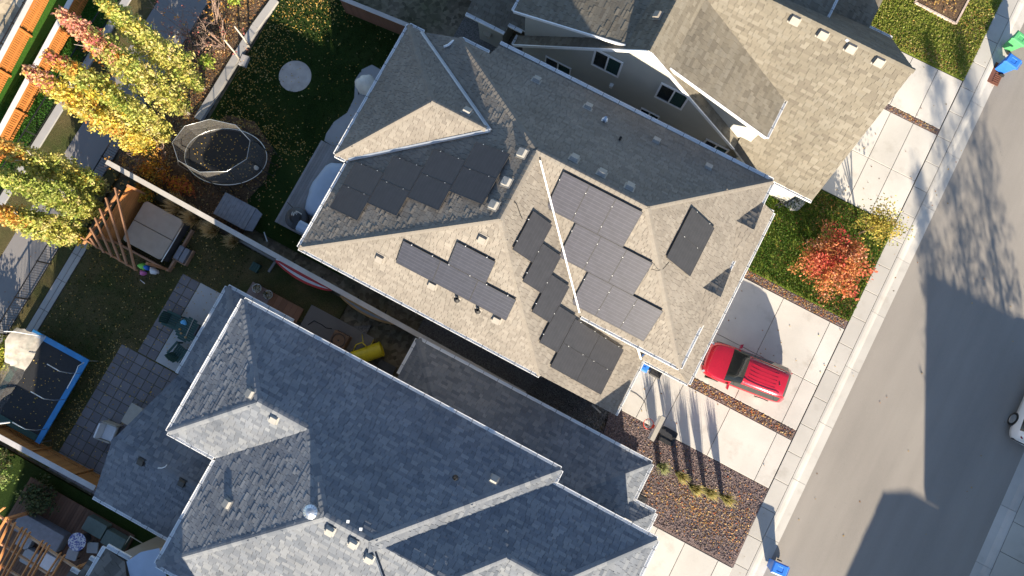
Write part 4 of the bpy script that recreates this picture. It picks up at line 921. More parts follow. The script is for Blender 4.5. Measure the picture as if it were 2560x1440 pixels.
def bush(name, label, cat, base, rx, ry, rz, zc, pal, n, k, s0, s1, seed, trunk=True, group=None, lobes=.3, hollow=.35, mat='leaf', stem='brown_bark', spread=.12, nst=7):
    global rng; rng = np.random.default_rng(seed); rr = random.Random(seed); root = tag(empty(name, base), label, cat, group)
    if trunk:
        q = MB(); q.tube([(0, 0, -.02), (.03, 0, zc*.5), (0, .03, zc)], [.06 * max(rx, .5)**.5, .045*max(rx, .5)**.5, .02], 7)
        for i in range(nst):
            a = rr.uniform(0, 6.28); e = rr.uniform(.2, 1.0); q.tube([(0, 0, zc*.35), (math.cos(a)*rx*.4, math.sin(a)*ry*.4, zc*.8), (math.cos(a)*rx*.85, math.sin(a)*ry*.85, zc + rz*.5*e)], [.028, .018, .006], 5)
        q.build('trunk' if cat == 'tree' else 'stem', stem, root, True)
    d = rng.normal(0, 1, (n, 3)); d /= np.linalg.norm(d, axis=1)[:, None]; d[:, 2] = np.abs(d[:, 2]) * 1.0 - .25
    az = np.arctan2(d[:, 1], d[:, 0]); lob = 1 + lobes*np.sin(4*az + seed) * .6 + lobes*np.sin(7*az + 3*d[:, 2] + seed)
    rad = (hollow + (1 - hollow) * rng.uniform(0, 1, n)**.5) * lob
    P0 = d * np.array([rx, ry, rz]) * rad[:, None] + np.array([0, 0, zc]); P0[:, 2] = np.maximum(P0[:, 2], .06)
    w = np.sin(3*az + seed) + np.sin(5*P0[:, 0]/max(rx, .1)) + rng.normal(0, .8, n); idx = np.clip(((w + 2.4) / 4.8 * len(pal)).astype(int), 0, len(pal) - 1)
    V, C = leaf_quads(P0, np.array(pal)[idx], k, spread, s0, s1, .22, .2); quads_np('crown' if cat == 'tree' else 'foliage', V, C, mat, root); return root
# red maple and yellow tree on the front lawn
REDP = [(.44, .06, .05), (.52, .12, .07), (.58, .20, .11), (.55, .18, .07), (.56, .25, .10), (.52, .28, .09), (.46, .15, .06), (.56, .27, .17)]
mb = P(2062, 668, 0); bush('maple_tree', 'bright orange-red bushy maple on the front lawn', 'tree', (mb.x - .15, mb.y - .05, 0), 1.62, 1.52, 1.1, 1.5, REDP, 640, 13, .03, .085, 301, lobes=.26, hollow=.12, spread=.17, nst=16)
yb = P(2150, 585, 0); bush('young_tree', 'thin yellow-green tree leaning over the sidewalk beside the red maple', 'tree', (yb.x - .1, yb.y, 0), 1.05, .95, 1.0, 2.2, [(.42, .34, .06), (.36, .33, .06), (.5, .38, .08), (.24, .25, .05), (.46, .36, .10)], 230, 9, .035, .075, 302, lobes=.42, hollow=.15, spread=.15)
# shrubs at the planting bed by the round trampoline
bush('shrub', 'orange-leaved shrub between the long fence and the round trampoline', 'shrub', P(400, 440, 0), .95, .8, .7, .6, [(.58, .26, .03), (.55, .33, .05), (.5, .18, .03), (.40, .28, .06)], 120, 9, .04, .08, 303, lobes=.35, nst=14)
bush('shrub', 'small yellow and red shrub against the long fence', 'shrub', P(462, 470, 0), .8, .35, .5, .5, [(.60, .35, .04), (.5, .14, .05), (.58, .28, .04)], 80, 9, .04, .08, 304, lobes=.3)
bush('shrub', 'low orange shrub between the pergola and the long fence', 'shrub', P(372, 492, .0), .55, .5, .4, .5, [(.60, .28, .03), (.58, .36, .06), (.36, .34, .06)], 70, 9, .04, .08, 305, lobes=.3)
bush('shrub', 'yellow-green shrub at the left edge above the blue trampoline', 'shrub', P(12, 885, 0), 1.0, .9, .9, 1.0, [(.40, .40, .06), (.46, .42, .08), (.30, .36, .05)], 170, 10, .05, .09, 306, lobes=.25)
bush('shrub', 'small light green leafy shrub at the top edge near the concrete kerb', 'shrub', P(600, 12, 0), .35, .35, .4, .8, [(.30, .42, .06), (.40, .45, .08)], 45, 8, .05, .09, 307, lobes=.2)
bush('shrub', 'small green bush low on the left trunks beside the garden kerb', 'shrub', P(530, 168, 0), .32, .32, .35, .7, [(.30, .42, .06), (.36, .42, .08)], 40, 8, .05, .09, 308, lobes=.2)
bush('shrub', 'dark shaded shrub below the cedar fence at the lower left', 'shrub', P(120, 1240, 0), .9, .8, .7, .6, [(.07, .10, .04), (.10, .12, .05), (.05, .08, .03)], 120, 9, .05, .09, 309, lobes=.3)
bush('shrub', 'green shrub with pale leaves at the left edge below the cedar fence', 'shrub', P(15, 1170, 0), .9, .9, .8, .7, [(.28, .34, .12), (.20, .28, .08), (.36, .38, .18)], 130, 9, .05, .09, 310, lobes=.3)
# bare shrubs: branching twigs
def bare(label, base, h, spread, seed, leaves_=None):
    rr = random.Random(seed); root = tag(empty('bare_shrub', base), label, 'shrub', 'bare shrubs by the path'); q = MB()
    for i in range(9):
        a = rr.uniform(0, 6.28); p0 = Vector((rr.uniform(-.12, .12), rr.uniform(-.12, .12), 0)); d = Vector((math.cos(a)*spread, math.sin(a)*spread, 1)).normalized(); L = h * rr.uniform(.7, 1.1)
        pts = [p0, p0 + d*L*.4, p0 + d*L*.7 + Vector((rr.uniform(-.15, .15), rr.uniform(-.15, .15), 0)), p0 + d*L]
        q.tube(pts, [.022, .016, .011, .005], 5)
        for j in range(5):
            s = p0.lerp(pts[3], rr.uniform(.3, .9)); dd = (d + Vector((rr.uniform(-.8, .8), rr.uniform(-.8, .8), rr.uniform(-.1, .5)))).normalized(); l2 = L * rr.uniform(.2, .42)
            q.tube([s, s + dd*l2*.5 + Vector((0, 0, .04)), s + dd*l2], [.009, .007, .003], 4)
    q.build('stem', 'twig', root)
    if leaves_:
        global rng; rng = np.random.default_rng(seed); n = 26; P0 = np.stack([rng.normal(0, h*.28, n), rng.normal(0, h*.28, n), rng.uniform(.3, h, n)], 1)
        V, C = leaf_quads(P0, mixpal(leaves_, n), 5, .08, .04, .07); quads_np('foliage', V, C, 'leaf', root)
bare('bare pinkish shrub with whitish twigs near the top left path', P(470, 90), 2.4, .45, 401, PK)
bare('bare grey twigged shrub left of the concrete kerb near the top edge', P(540, 60), 2.6, .5, 402, OO)
bare('bare shrub with reddish leaves between the columnar trees and the garden kerb', P(560, 120), 2.2, .5, 403, PK)
bare('tangled bare shrub just left of the round trampoline', P(408, 405), 1.6, .6, 404, OO)
bare('bare shrub with a few orange leaves at the end of the long fence', P(330, 425), 1.5, .7, 405, OO)
bare('bare twiggy shrub behind the pink-tipped columnar tree', P(505, 130), 2.2, .5, 406, PK)
# white aspen stems standing in the bed
for i, (a, b_, lab) in enumerate((((624, 118), (588, 28), 'slim white aspen stem nearest the top edge'), ((600, 150), (560, 60), 'slim white leaning stem beside the bare shrubs'), ((512, 222), (486, 196), 'short white stump-like stem by the garden kerb'))):
    q = MB(); B = P(*a); q.tube([B, B + Vector((.05, .05, 1.0)), B + Vector((.02, .08, 2.2))], [.06, .05, .035], 8); tag(q.build('young_aspen', 'bark', None, True), lab, 'tree trunk')
# feathery grasses by the fence
def plume(label, base, h, r, n, pal, seed, name='ornamental_grass', group='feathery grasses by the fence', lean=(0, 0), green=.35, cat='grass'):
    global rng; rng = np.random.default_rng(seed); root = tag(empty(name, base), label, cat, group)
    a = rng.uniform(0, 2*np.pi, n); e = rng.uniform(.15, 1.0, n); L = h * rng.uniform(.75, 1.1, n); wd = rng.uniform(.006, .014, n)
    d = np.stack([np.cos(a)*e*r/h + lean[0], np.sin(a)*e*r/h + lean[1], np.ones(n)], 1); d /= np.linalg.norm(d, axis=1)[:, None]; s = np.stack([-np.sin(a), np.cos(a), np.zeros(n)], 1)
    P0 = np.stack([rng.normal(0, r*.12, n), rng.normal(0, r*.12, n), np.zeros(n)], 1)
    V = []; C = []
    for k in range(3):
        p, q_ = P0 + d * (L*k/3)[:, None], P0 + d * (L*(k+1)/3)[:, None]
        p[:, :2] += d[:, :2] * (k/3)**2 * r * .3; q_[:, :2] += d[:, :2] * ((k+1)/3)**2 * r * .3
        w0, w1 = wd * (1 + .6*(k == 2)), wd * (1.6 if k == 1 else (.9 if k == 0 else .3))
        V.append(np.stack([p - s*w0[:, None], p + s*w0[:, None], q_ + s*w1[:, None], q_ - s*w1[:, None]], 1)); C.append(mixpal(pal[0] if k == 0 else (pal[1] if k == 1 else pal[2]), n))
    quads_np('blades', np.concatenate(V), np.concatenate(C), 'leaf', root); return root
GRP = ([(.10, .15, .03), (.16, .17, .05)], [(.40, .31, .12), (.30, .26, .10)], [(.62, .48, .24), (.70, .56, .32)])
plume('sunlit feathery grass with a green base, first from the pergola along the fence', P(458, 520), 1.15, .62, 420, GRP, 501)
plume('sunlit golden feathery grass, second from the pergola along the fence', P(498, 548), 1.15, .62, 420, ([(.2, .18, .06)], [(.46, .36, .16)], [(.70, .55, .30), (.62, .46, .22)]), 502)
plume('shaded tan feathery grass, third from the pergola along the fence', P(540, 580), 1.0, .55, 320, GRP, 503)
plume('small shaded brown feathery grass, fourth along the fence', P(590, 606), .8, .45, 240, GRP, 504)
plume('brown tuft of grass between the columnar trees on the path side', P(285, 160), .9, .5, 260, ([(.2, .14, .07)], [(.3, .2, .1)], [(.4, .28, .16)]), 505, group='feathery grasses by the path')
# narrow reed grasses in the gravel bed with long spiky shadows
RG = ([(.20, .24, .09), (.26, .27, .11)], [(.38, .36, .14), (.32, .34, .13)], [(.50, .44, .20), (.44, .40, .18)]); RG2 = ([(.18, .24, .10)], [(.27, .32, .14)], [(.36, .38, .20)])
for i, (x, y, pal, lab) in enumerate(((1655, 1168, RG2, 'grey-green upright reed grass nearest the basketball hoop'), (1702, 1188, RG, 'straw-coloured upright reed grass, second from the basketball hoop'), (1738, 1222, RG, 'greenish upright reed grass in the middle of the row of five'), (1772, 1230, RG, 'yellow-green upright reed grass, fourth from the basketball hoop'), (1815, 1247, RG, 'yellow-green upright reed grass at the street end of the row'))):
    B = P(x, y, .8); B.z = 0; plume(lab, B, 1.7 + .1*(i % 2), .36, 150, pal, 520 + i, 'reed_grass', 'reed grasses in the gravel bed')
# tall twigs left of the plants that only show as shadows are the grasses' own spikes
def PR(vs, fs):
    q = MB(); ix = {}
    for f in fs:
        for i in f: ix.setdefault(i, len(ix))
    q.add([vs[i] for i in ix], [[ix[i] for i in f] for f in fs]); return q
# ------------------------------------------------------------------ fences
def fence(name, label, a, b, h, mat='wood', col=(.30, .28, .26), cap=.20, capcol=(.45, .44, .42), boards=True, bw=.135, post=2.4, gapw=.008, thick=.02, side=1, base=0.0):
    a = Vector((*a, base)); b = Vector((*b, base)); d = b - a; L = d.length; d.normalize(); s = Vector((-d.y, d.x, 0)) * side
    root = tag(empty(name, a), label, 'fence'); root.rotation_euler = (0, 0, math.atan2(d.y, d.x))
    n = int(L / bw); protos = []
    for k in range(4):
        q = MB(); c = jit(col, .14); q.box(0, bw - gapw, -thick/2, thick/2, .05, h - .04, c); me = q.build('board', mat, root); protos.append(me.data); bpy.data.objects.remove(me)
    if boards:
        if n <= 300:
            for i in range(n):
                o = link_obj('board', protos[random.randrange(4)], root); o.location = (i*bw, random.uniform(-.003, .003), 0)
        else:
            for i in range(300):
                o = link_obj('board', protos[random.randrange(4)], root); o.location = (i*bw, random.uniform(-.003, .003), 0)
            q = MB()
            for i in range(300, n): q.box(i*bw, (i+1)*bw - gapw, -thick/2, thick/2, .05, h - .04, jit(col, .14))
            q.build('boards', mat, root)['kind'] = 'stuff'
    x = 0
    while x <= L + .01:
        q = MB(); q.box(x - .045, x + .045, thick/2, thick/2 + .09, 0, h - .03, jit(col, .1)); q.build('post', mat, root); x += post
    for z in (.35, h - .3): q = MB(); q.box(0, L, thick/2, thick/2 + .04, z, z + .09, col); q.build('rail', mat, root)
    if cap:
        x = 0
        while x < L:
            x1 = min(L, x + post*1.5); q = MB(); q.box(x + .003, x1 - .003, -cap/2 + .02, cap/2 + .02, h - .038, h, jit(capcol, .06)); q.build('cap', mat, root); x = x1
    return root
fence('yard_fence', 'long weathered fence with pale flat cap between the two back yards', P(265, 405, 1.8)[:2], P(1312, 986, 1.8)[:2], 1.8, col=(.20, .16, .13), cap=.24, capcol=(.47, .45, .43), side=1)
fence('gate_fence', 'short wooden return fence closing the passage between the houses', P(1312, 986, 1.8)[:2], P(1292, 1014, 1.8)[:2], 1.7, col=(.20, .16, .13), cap=.10, capcol=(.40, .38, .36))
fence('cedar_fence', 'orange-brown cedar fence with pale cap at the lower left', P(-40, 1073, 1.75)[:2], P(236, 1222, 1.75)[:2], 1.75, col=(.36, .16, .05), cap=.24, capcol=(.44, .42, .42), side=-1)
fence('brown_fence', 'brown rail fence with a grey cap along the top edge of the lawn', P(848, -6, 1.6)[:2], P(1060, 80, 1.6)[:2], 1.6, col=(.17, .09, .06), cap=.22, capcol=(.40, .37, .35))
fence('cedar_fence', 'sunlit orange cedar fence right of the far green strip', (P(190, -40, 1.3).x, P(190, -40, 1.3).y), (P(-60, 420, 1.3).x, P(-60, 420, 1.3).y), 1.15, col=(.50, .19, .05), cap=.27, capcol=(.66, .63, .60), bw=.12, gapw=.03)
fence('cedar_fence', 'orange cedar fence at the far upper left corner', (P(88, -40, 1.3).x, P(88, -40, 1.3).y), (P(-60, 240, 1.3).x, P(-60, 240, 1.3).y), 1.15, col=(.50, .19, .05), cap=.27, capcol=(.62, .60, .57), bw=.12, gapw=.03)
def rail_fence(label, a, b, h, n, name='metal_fence'):
    a = Vector(a); b = Vector(b); d = (b - a); L = d.length; root = tag(empty(name, a), label, 'fence'); root.rotation_euler = (0, 0, math.atan2(d.y, d.x))
    q = MB(); q.box(0, L, -.02, .02, h - .05, h); q.build('rail', 'dark_metal', root); q = MB(); q.box(0, L, -.015, .015, .12, .16); q.build('rail', 'dark_metal', root)
    for i in range(n + 1): q = MB(); q.box(L*i/n - .03, L*i/n + .03, -.03, .03, 0, h + .04); q.build('post', 'dark_metal', root)
    q = MB(); m = int(L / .13)
    for i in range(m): q.box(L*i/m - .007, L*i/m + .007, -.007, .007, .1, h - .02)
    o = q.build('pickets', 'dark_metal', root); o['kind'] = 'stuff'
rail_fence('thin black metal fence on the green strip between the cedar fences', P(150, -60, 0), P(-70, 330, 0), 1.2, 8)
rail_fence('thin black metal fence along the right side of the path', (-23.45, -10.5, 0), (-23.45, -4.4, 0), 1.1, 3)
rail_fence('black metal fence beside the path near the long fence', (-23.4, -2.2, 0), (-23.4, 3.4, 0), 1.1, 3)
rail_fence('black metal fence along the concrete edging left of the path', (-27.66, -6, 0), (-27.66, 9, 0), 1.0, 6)

# ------------------------------------------------------------------ deck and patio things behind the tan house
dk = tag(empty('wooden_deck', (-14.3, .85, 0)), 'weathered grey wooden deck left of the tan house', 'deck')
q = MB(); q.box(.03, 4.2, .02, 4.82, 0, .26, (.12, .11, .1)); q.build('frame', 'wood', dk)
for i in range(30):
    q = MB(); q.box(i*.14 + .004, i*.14 + .136, 0, 4.85, .26, .295, jit((.235, .225, .225), .16)); q.build('plank', 'wood', dk)
for i in range(3):
    q = MB(); q.box(1.2 + i*.0, 4.0, 4.86 + i*.14, 4.99 + i*.14, .19 - i*.0, .225, jit((.25, .24, .24), .1)); q.build('plank', 'wood', dk)
def lumpy(mb, ctr, rx, ry, h, n=20, rings=6, amp=.08, seed=0, c=(.5, .5, .5), powr=.6):
    rr = random.Random(seed); vs = []; fs = []; ctr = Vector(ctr); ph = [rr.uniform(0, 6.28) for _ in range(4)]
    for j in range(rings + 1):
        t = j / rings
        for i in range(n):
            a = 2*math.pi*i/n; k = 1 + amp*math.sin(3*a + ph[0]) + amp*.7*math.sin(7*a + ph[1] + 2*t); r = math.cos(t*math.pi/2)**powr * k
            vs.append(ctr + Vector((rx*r*math.cos(a), ry*r*math.sin(a), h*math.sin(t*math.pi/2)**.8)))
    for j in range(rings):
        for i in range(n): fs.append((j*n + i, j*n + (i+1) % n, (j+1)*n + (i+1) % n, (j+1)*n + i))
    mb.add(vs, fs, c)
def cover(name, label, cat, ctr, rx, ry, h, mat, seed, rz=0.0, amp=.06, foot='dark_metal', powr=.45):
    root = tag(empty(name, ctr, rz), label, cat); q = MB(); lumpy(q, (0, 0, .25), rx, ry, h - .25, 26, 8, amp, seed, powr=powr); q.build('cover', mat, root, True)
    for i, (x, y) in enumerate(((-.6, -.6), (.6, -.6), (.6, .6), (-.6, .6))): q = MB(); q.box(rx*x - .03, rx*x + .03, ry*y - .03, ry*y + .03, -.0, .3); q.build('leg', foot, root)
    return root
c = P(815, 480, .6); cover('covered_dining_set', 'patio furniture under a pale blue-grey cover on the deck', 'patio furniture', (c.x + .15, c.y + .1, .295), .95, 1.55, 1.0, 'cover_blue', 3)
c = P(914, 206, 1.3); c.z = .03
um = tag(empty('patio_umbrella', c), 'covered cream swing seat on the curved concrete patio', 'swing seat'); q = MB(); lumpy(q, (0, 0, .55), .62, .5, .95, 22, 7, .10, 9, powr=.8); q.build('cover', 'cream_fabric', um, True)
for sx in (-1, 1): q = MB(); q.tube([(sx*.5, -.4, 0), (sx*.35, 0, 1.25), (sx*.5, .4, 0)], .025, 6); q.build('leg', 'dark_metal', um)
c = P(745, 548, .6); c.z = .295; g = tag(empty('fire_table', c), 'round dark covered table on the lower end of the deck', 'table'); q = MB(); q.lathe([(.5, 0), (.56, .3), (.56, .62), (.50, .68), (0, .72)], (0, 0, 0), 24); q.build('cover', 'spa_shell', g, True); q = MB(); q.lathe([(.30, -.002), (.30, .04), (.1, .06), (0, .06)], (0, 0, .70), 20); q.build('lid', 'black_plastic', g, True)
mp = P(738, 526, .75); mop = tag(empty('string_mop', (mp.x, mp.y, .75)), 'white rope mop head with dark handle hanging over the deck', 'mop'); rr = random.Random(5)
for i in range(26):
    a = rr.uniform(-.9, .5) - .5; L = rr.uniform(.34, .5); q = MB(); d = Vector((math.cos(a), math.sin(a), 0)); q.tube([d*.02 + Vector((0, 0, .05)), d*L*.5 + Vector((0, 0, .28 + rr.uniform(0, .05))), d*L + Vector((0, 0, .26))], [.014, .016, .012], 5); q.build('strand', 'cream_fabric', mop)
q = MB(); q.tube([(-.62, .18, -.15), (-.1, .05, .05), (0, 0, .1)], .02, 6); q.build('handle', 'dark_metal', mop)
bb_ = P(762, 571, .95); bq = tag(empty('barbecue', (bb_.x, bb_.y, .295)), 'barbecue with a pale steel lid at the corner of the deck', 'barbecue')
q = MB(); q.box(-.38, .38, -.28, .28, .1, .78); q.build('cabinet', 'black_plastic', bq); q = MB()
prof = [(-.26, .78), (-.26, .92), (-.14, 1.02), (.14, 1.02), (.26, .92), (.26, .78)]; vs = [(-.3, y, z) for y, z in prof] + [(.3, y, z) for y, z in prof]; q.add(vs, [(i, i+1, 7+i, 6+i)[::-1] for i in range(5)] + [list(range(6)), list(range(6, 12))[::-1]]); q.build('lid', 'cover_blue', bq)
q = MB(); q.tube([(-.25, -.3, .92), (.25, -.3, .92)], .015, 6); q.build('handle', 'chrome', bq)
for s in (-1, 1): q = MB(); q.box(*sorted((s*.38, s*.62)), -.25, .25, .74, .78); q.build('side_shelf', 'black_plastic', bq)
bxp = P(592, 530, .9); db = tag(empty('storage_shed', (bxp.x, bxp.y, 0), R_(0)), 'low grey garden storage box with a plank lid beside the long fence', 'storage box')
q = MB(); q.box(-1.0, .85, -.55, .55, 0, .78); q.build('body', 'spa_shell', db)
for i in range(9): q = MB(); q.box(-1.05 + i*.2, -1.05 + i*.2 + .192, -.62, .62, .80, .84); q.build('lid_plank', 'grey_plank', db)
q = MB(); q.add([(.77, -.62, .80), (1.12, -.5, .70), (1.12, .5, .70), (.77, .62, .80), (.77, -.62, .84), (1.12, -.5, .74), (1.12, .5, .74), (.77, .62, .84)], [(3,2,1,0),(4,5,6,7),(0,1,5,4),(1,2,6,5),(2,3,7,6),(3,0,4,7)]); q.build('end_flap', 'grey_plank', db)
q = MB(); q.bar(P(660, 580, .04), P(668, 604, .04), .05, .03); tag(q.build('stake', 'white_board'), 'short white stick lying on dark ground by the storage box', 'stick')

# ------------------------------------------------------------------ round trampoline with enclosure
tc_ = P(565, 392, .85); tr = tag(empty('round_trampoline', (tc_.x, tc_.y, 0), R_(24)), 'oval black trampoline with a safety net and leaves on its mat', 'trampoline'); RT = 2.1
q = MB(); n = 36; vs = [(RT*.93*math.cos(2*math.pi*i/n), RT*.93*math.sin(2*math.pi*i/n)*.70, .86) for i in range(n)]; q.add(vs + [(x, y, .84) for x, y, z in vs], [list(range(n)), list(range(n, 2*n))[::-1]]); q.build('mat', 'mat_black', tr)
q = MB(); q.tube([(RT*math.cos(2*math.pi*i/40), RT*math.sin(2*math.pi*i/40)*.70, .88) for i in range(41)], .022, 8, cap=False); q.build('rim', 'galv', tr, True)
q = MB()
for i in range(n):
    a0, a1 = 2*math.pi*i/n, 2*math.pi*(i+1)/n; f = lambda a, r, z: (RT*r*math.cos(a), RT*r*math.sin(a)*.70, z)
    q.add([f(a0, .935, .872), f(a1, .935, .872), f(a1, .99, .885), f(a0, .99, .885)], [(0, 1, 2, 3)])
q.build('spring_pad', 'black_plastic', tr)
NP = 9; top = []
for i in range(NP):
    a = 2*math.pi*i/NP + .3; p0 = Vector((RT*1.02*math.cos(a), RT*1.02*math.sin(a)*.70, 0)); p1 = p0 + Vector((0, 0, 2.55)); top.append(Vector((p0.x*.9, p0.y*.9, 2.6)))
    q = MB(); q.tube([p0, p0 + Vector((0, 0, 1.0)), Vector((p0.x, p0.y, 2.2)), top[-1]], .022, 6); q.build('net_pole', 'dark_metal', tr, True)
    q = MB(); q.tube([p0 + Vector((0, 0, .86)), p0*1.12 + Vector((0, 0, .03)), Vector((RT*1.14*math.cos(a + .35), RT*1.14*math.sin(a + .35)*.70, .03)), Vector((RT*1.0*math.cos(a + .35), RT*1.0*math.sin(a + .35)*.70, .86))], .022, 6); q.build('leg', 'dark_metal', tr, True)
q = MB(); q.tube(top + [top[0]], .015, 6, cap=False); q.build('top_rail', 'galv', tr, True)
q = MB(); q.add([(a.x*1.06, a.y*1.06, .9) for a in top] + top, [(i, (i+1) % NP, NP + (i+1) % NP, NP + i) for i in range(NP)])
q.build('safety_net', 'net', tr)
ll = rnd(190, -1.7, 1.7, -1.2, 1.2, .862); ll = ll[(ll[:, 0]/1.8)**2 + (ll[:, 1]/1.25)**2 < 1]; ca, sa = math.cos(R_(24)), math.sin(R_(24)); ll[:, :2] = ll[:, :2] @ np.array([[ca, sa], [-sa, ca]]); ll[:, 0] += tc_.x; ll[:, 1] += tc_.y; leaves('fallen_leaves', ll, YEL, .04, .075, 'yellow leaves lying on the oval trampoline mat')
bp = P(641, 419, 1.0); q = MB(); q.lathe([(.13*math.sin(t), -.13*math.cos(t)) for t in np.linspace(0, math.pi, 12)], (bp.x, bp.y, 1.0), 18); tag(q.build('play_ball', 'terracotta', None, True), 'dull pink ball resting on the oval trampoline mat', 'ball')

# ------------------------------------------------------------------ rectangular trampoline with blue pads
rt = tag(empty('square_trampoline', (-20.3, -11.75, 0)), 'rectangular trampoline with blue edge pads and a sagging torn net', 'trampoline'); hx, hy = 1.62, 2.3
q = MB(); q.box(-hx + .25, hx - .25, -hy + .25, hy - .25, .80, .82); q.build('mat', 'mat_black', rt)
for x0, x1, y0, y1 in ((-hx, hx, hy - .26, hy), (hx - .26, hx, -hy, hy - .26)):
    q = MB(); q.box(x0, x1, y0, y1, .83, .90); o = q.build('edge_pad', 'blue_pad', rt)
for x0, x1, y0, y1 in ((-hx, hx - .32, -hy, -hy + .3), (-hx, -hx + .3, -hy + .3, hy - .32)):
    q = MB(); q.box(x0, x1, y0, y1, .80, .85); o = q.build('edge_pad', 'dark_green', rt)
for x, y in ((-hx, -hy), (hx, -hy), (hx, hy), (-hx, hy)): q = MB(); q.tube([(x*.97, y*.97, 0), (x*.97, y*.97, .84)], .03, 8); q.build('leg', 'galv', rt)
for y in (-1.5, .1, 1.55):
    q = MB(); q.tube([(hx - .05, y, .9), (hx - .05, y, 1.7), (hx - .25, y, 2.2), (hx - .8, y + .1, 2.5)], .022, 7); q.build('net_pole', 'galv', rt, True)
q = MB(); q.tube([(-.9, hy, .9), (-1.0, hy, 1.9), (-1.4, hy - .1, 2.4), (-1.8, hy - .3, 2.5)], .022, 7); q.build('net_pole', 'white_metal', rt, True)
rr = random.Random(3); q = MB(); gx, gy = 9, 12; vs = []
for j in range(gy + 1):
    for i in range(gx + 1):
        t = i / gx; s_ = j / gy; vs.append((-hx - .1 + t*.9 + rr.uniform(-.06, .06), -hy + s_*2*hy + rr.uniform(-.05, .05), 1.0 + 1.2*(1 - t)*(.6 + .4*math.sin(s_*9)) + rr.uniform(-.05, .05)))
q = PR(vs, [(j*(gx+1)+i, j*(gx+1)+i+1, (j+1)*(gx+1)+i+1, (j+1)*(gx+1)+i) for j in range(gy) for i in range(gx) if j > 6]); q.build('safety_net', 'net_white', rt, True)
q = PR(vs, [(j*(gx+1)+i, j*(gx+1)+i+1, (j+1)*(gx+1)+i+1, (j+1)*(gx+1)+i) for j in range(gy) for i in range(gx) if j <= 6]); q.build('safety_net', 'net', rt, True)
q = MB(); q.tube([(hx - .1, hy - .2, 1.0), (hx + .06, hy - .3, 1.6), (hx + .12, hy - .6, 1.6), (hx + .1, hy - 1.5, 1.5)], .02, 7); q.build('net_pole', 'white_metal', rt, True)
q = MB(); q.tube([(-.9, -hy + .1, 1.9), (-.3, -hy + .15, 2.0), (.2, -hy + .5, 1.6)], .04, 6); q.build('net_roll', 'white_metal', rt, True)
ll = rnd(80, -21.5, -19.1, -13.6, -9.9, .825); leaves('fallen_leaves', ll, YEL, .04, .075, 'yellow leaves lying on the rectangular trampoline mat')

# ------------------------------------------------------------------ hot tub, its pergola and the things round it
ht0 = P(382, 575, .9); ht = tag(empty('hot_tub', (ht0.x, ht0.y, 0), R_(0)), 'square hot tub under a brown folding cover inside the pergola', 'hot tub')
q = MB(); q.box(-1.12, 1.12, -1.12, 1.12, .0, .78); q.build('shell', 'spa_shell', ht)
def rbox(x0, x1, y0, y1, z0, z1, r=.18, corners=(1, 1, 1, 1), n=6):
    poly = []
    for k, (cx, cy, a0) in enumerate(((x1, y1, 0), (x0, y1, 90), (x0, y0, 180), (x1, y0, 270))):
        sx = -1 if cx == x1 else 1; sy = -1 if cy == y1 else 1; rr_ = r if corners[k] else .03
        for i in range(n + 1):
            a = R_(a0 + 90*i/n); poly.append((cx + sx*rr_ + rr_*math.cos(a), cy + sy*rr_ + rr_*math.sin(a)))
    q = MB(); m = len(poly); cx, cy = (x0+x1)/2, (y0+y1)/2; inn = [(cx + (x-cx)*.97, cy + (y-cy)*.97) for x, y in poly]
    vs = [(x, y, z0) for x, y in poly] + [(x, y, z1 - .03) for x, y in poly] + [(x, y, z1) for x, y in inn]
    q.add(vs, [list(range(m))[::-1], list(range(2*m, 3*m))] + [(i, (i+1) % m, m+(i+1) % m, m+i) for i in range(m)] + [(m+i, m+(i+1) % m, 2*m+(i+1) % m, 2*m+i) for i in range(m)]); return q
rbox(-1.14, 1.14, .012, 1.14, .78, .90, .2, (1, 1, 0, 0)).build('cover', 'spa_cover', ht); rbox(-1.14, 1.14, -1.14, -.012, .78, .90, .2, (0, 0, 1, 1)).build('cover', 'spa_cover', ht)
q = MB(); q.tube([(1.2, -1.2, .86), (1.24, 0, .92), (1.2, 1.0, .86)], .03, 8); q.build('cover_lifter', 'galv', ht, True)
pg = tag(empty('pergola', (ht0.x, ht0.y, 0)), 'orange-brown pergola with six slanting rafters over the hot tub', 'pergola'); zt = 2.35
BR = lambda px, py, z=zt: P(px, py, z) - Vector((ht0.x, ht0.y, 0))
for a, b_ in (((338, 676), (288, 470)), ((318, 664), (265, 495)), ((300, 653), (250, 522)), ((280, 642), (238, 545)), ((260, 632), (226, 570)), ((243, 620), (226, 596))):
    q = MB(); q.bar(BR(*a), BR(*b_), .07, .14, (.36, .19, .11)); q.build('rafter', 'wood', pg)
q = MB(); q.bar(BR(203, 594, 2.2), BR(342, 676, 2.2), .06, .16, (.40, .21, .11)); q.build('beam', 'wood', pg); q = MB(); q.bar(BR(209, 610, 2.2), BR(300, 476, 2.2), .06, .16, (.44, .22, .10)); q.build('beam', 'wood', pg)
for i in range(11):
    z0 = .15 + i*.17; a, b_ = P(214, 600, 2.2), P(330, 490, 2.2)
    q = MB(); q.box(-1.62, -1.58, -1.5, 1.45, z0, z0 + .155, jit((.52, .22, .07), .12)); q.build('screen_board', 'wood', pg)
for x, y in ((-1.5, -1.45), (-1.5, 1.4), (1.3, -1.45)): q = MB(); q.box(x - .06, x + .06, y - .06, y + .06, 0, 2.2, (.40, .20, .10)); q.build('post', 'wood', pg)
q = MB(); q.box(-1.55, 1.5, -1.52, -1.42, .05, .40, (.36, .2, .12)); q.build('sill', 'wood', pg); q = MB(); q.box(1.38, 1.48, -1.5, .9, .02, .30, (.33, .2, .13)); q.build('sill', 'wood', pg)
st = P(452, 634, .4); sp_ = tag(empty('spa_steps', (st.x, st.y, 0)), 'grey two-slat step box in a wooden frame beside the hot tub', 'steps')
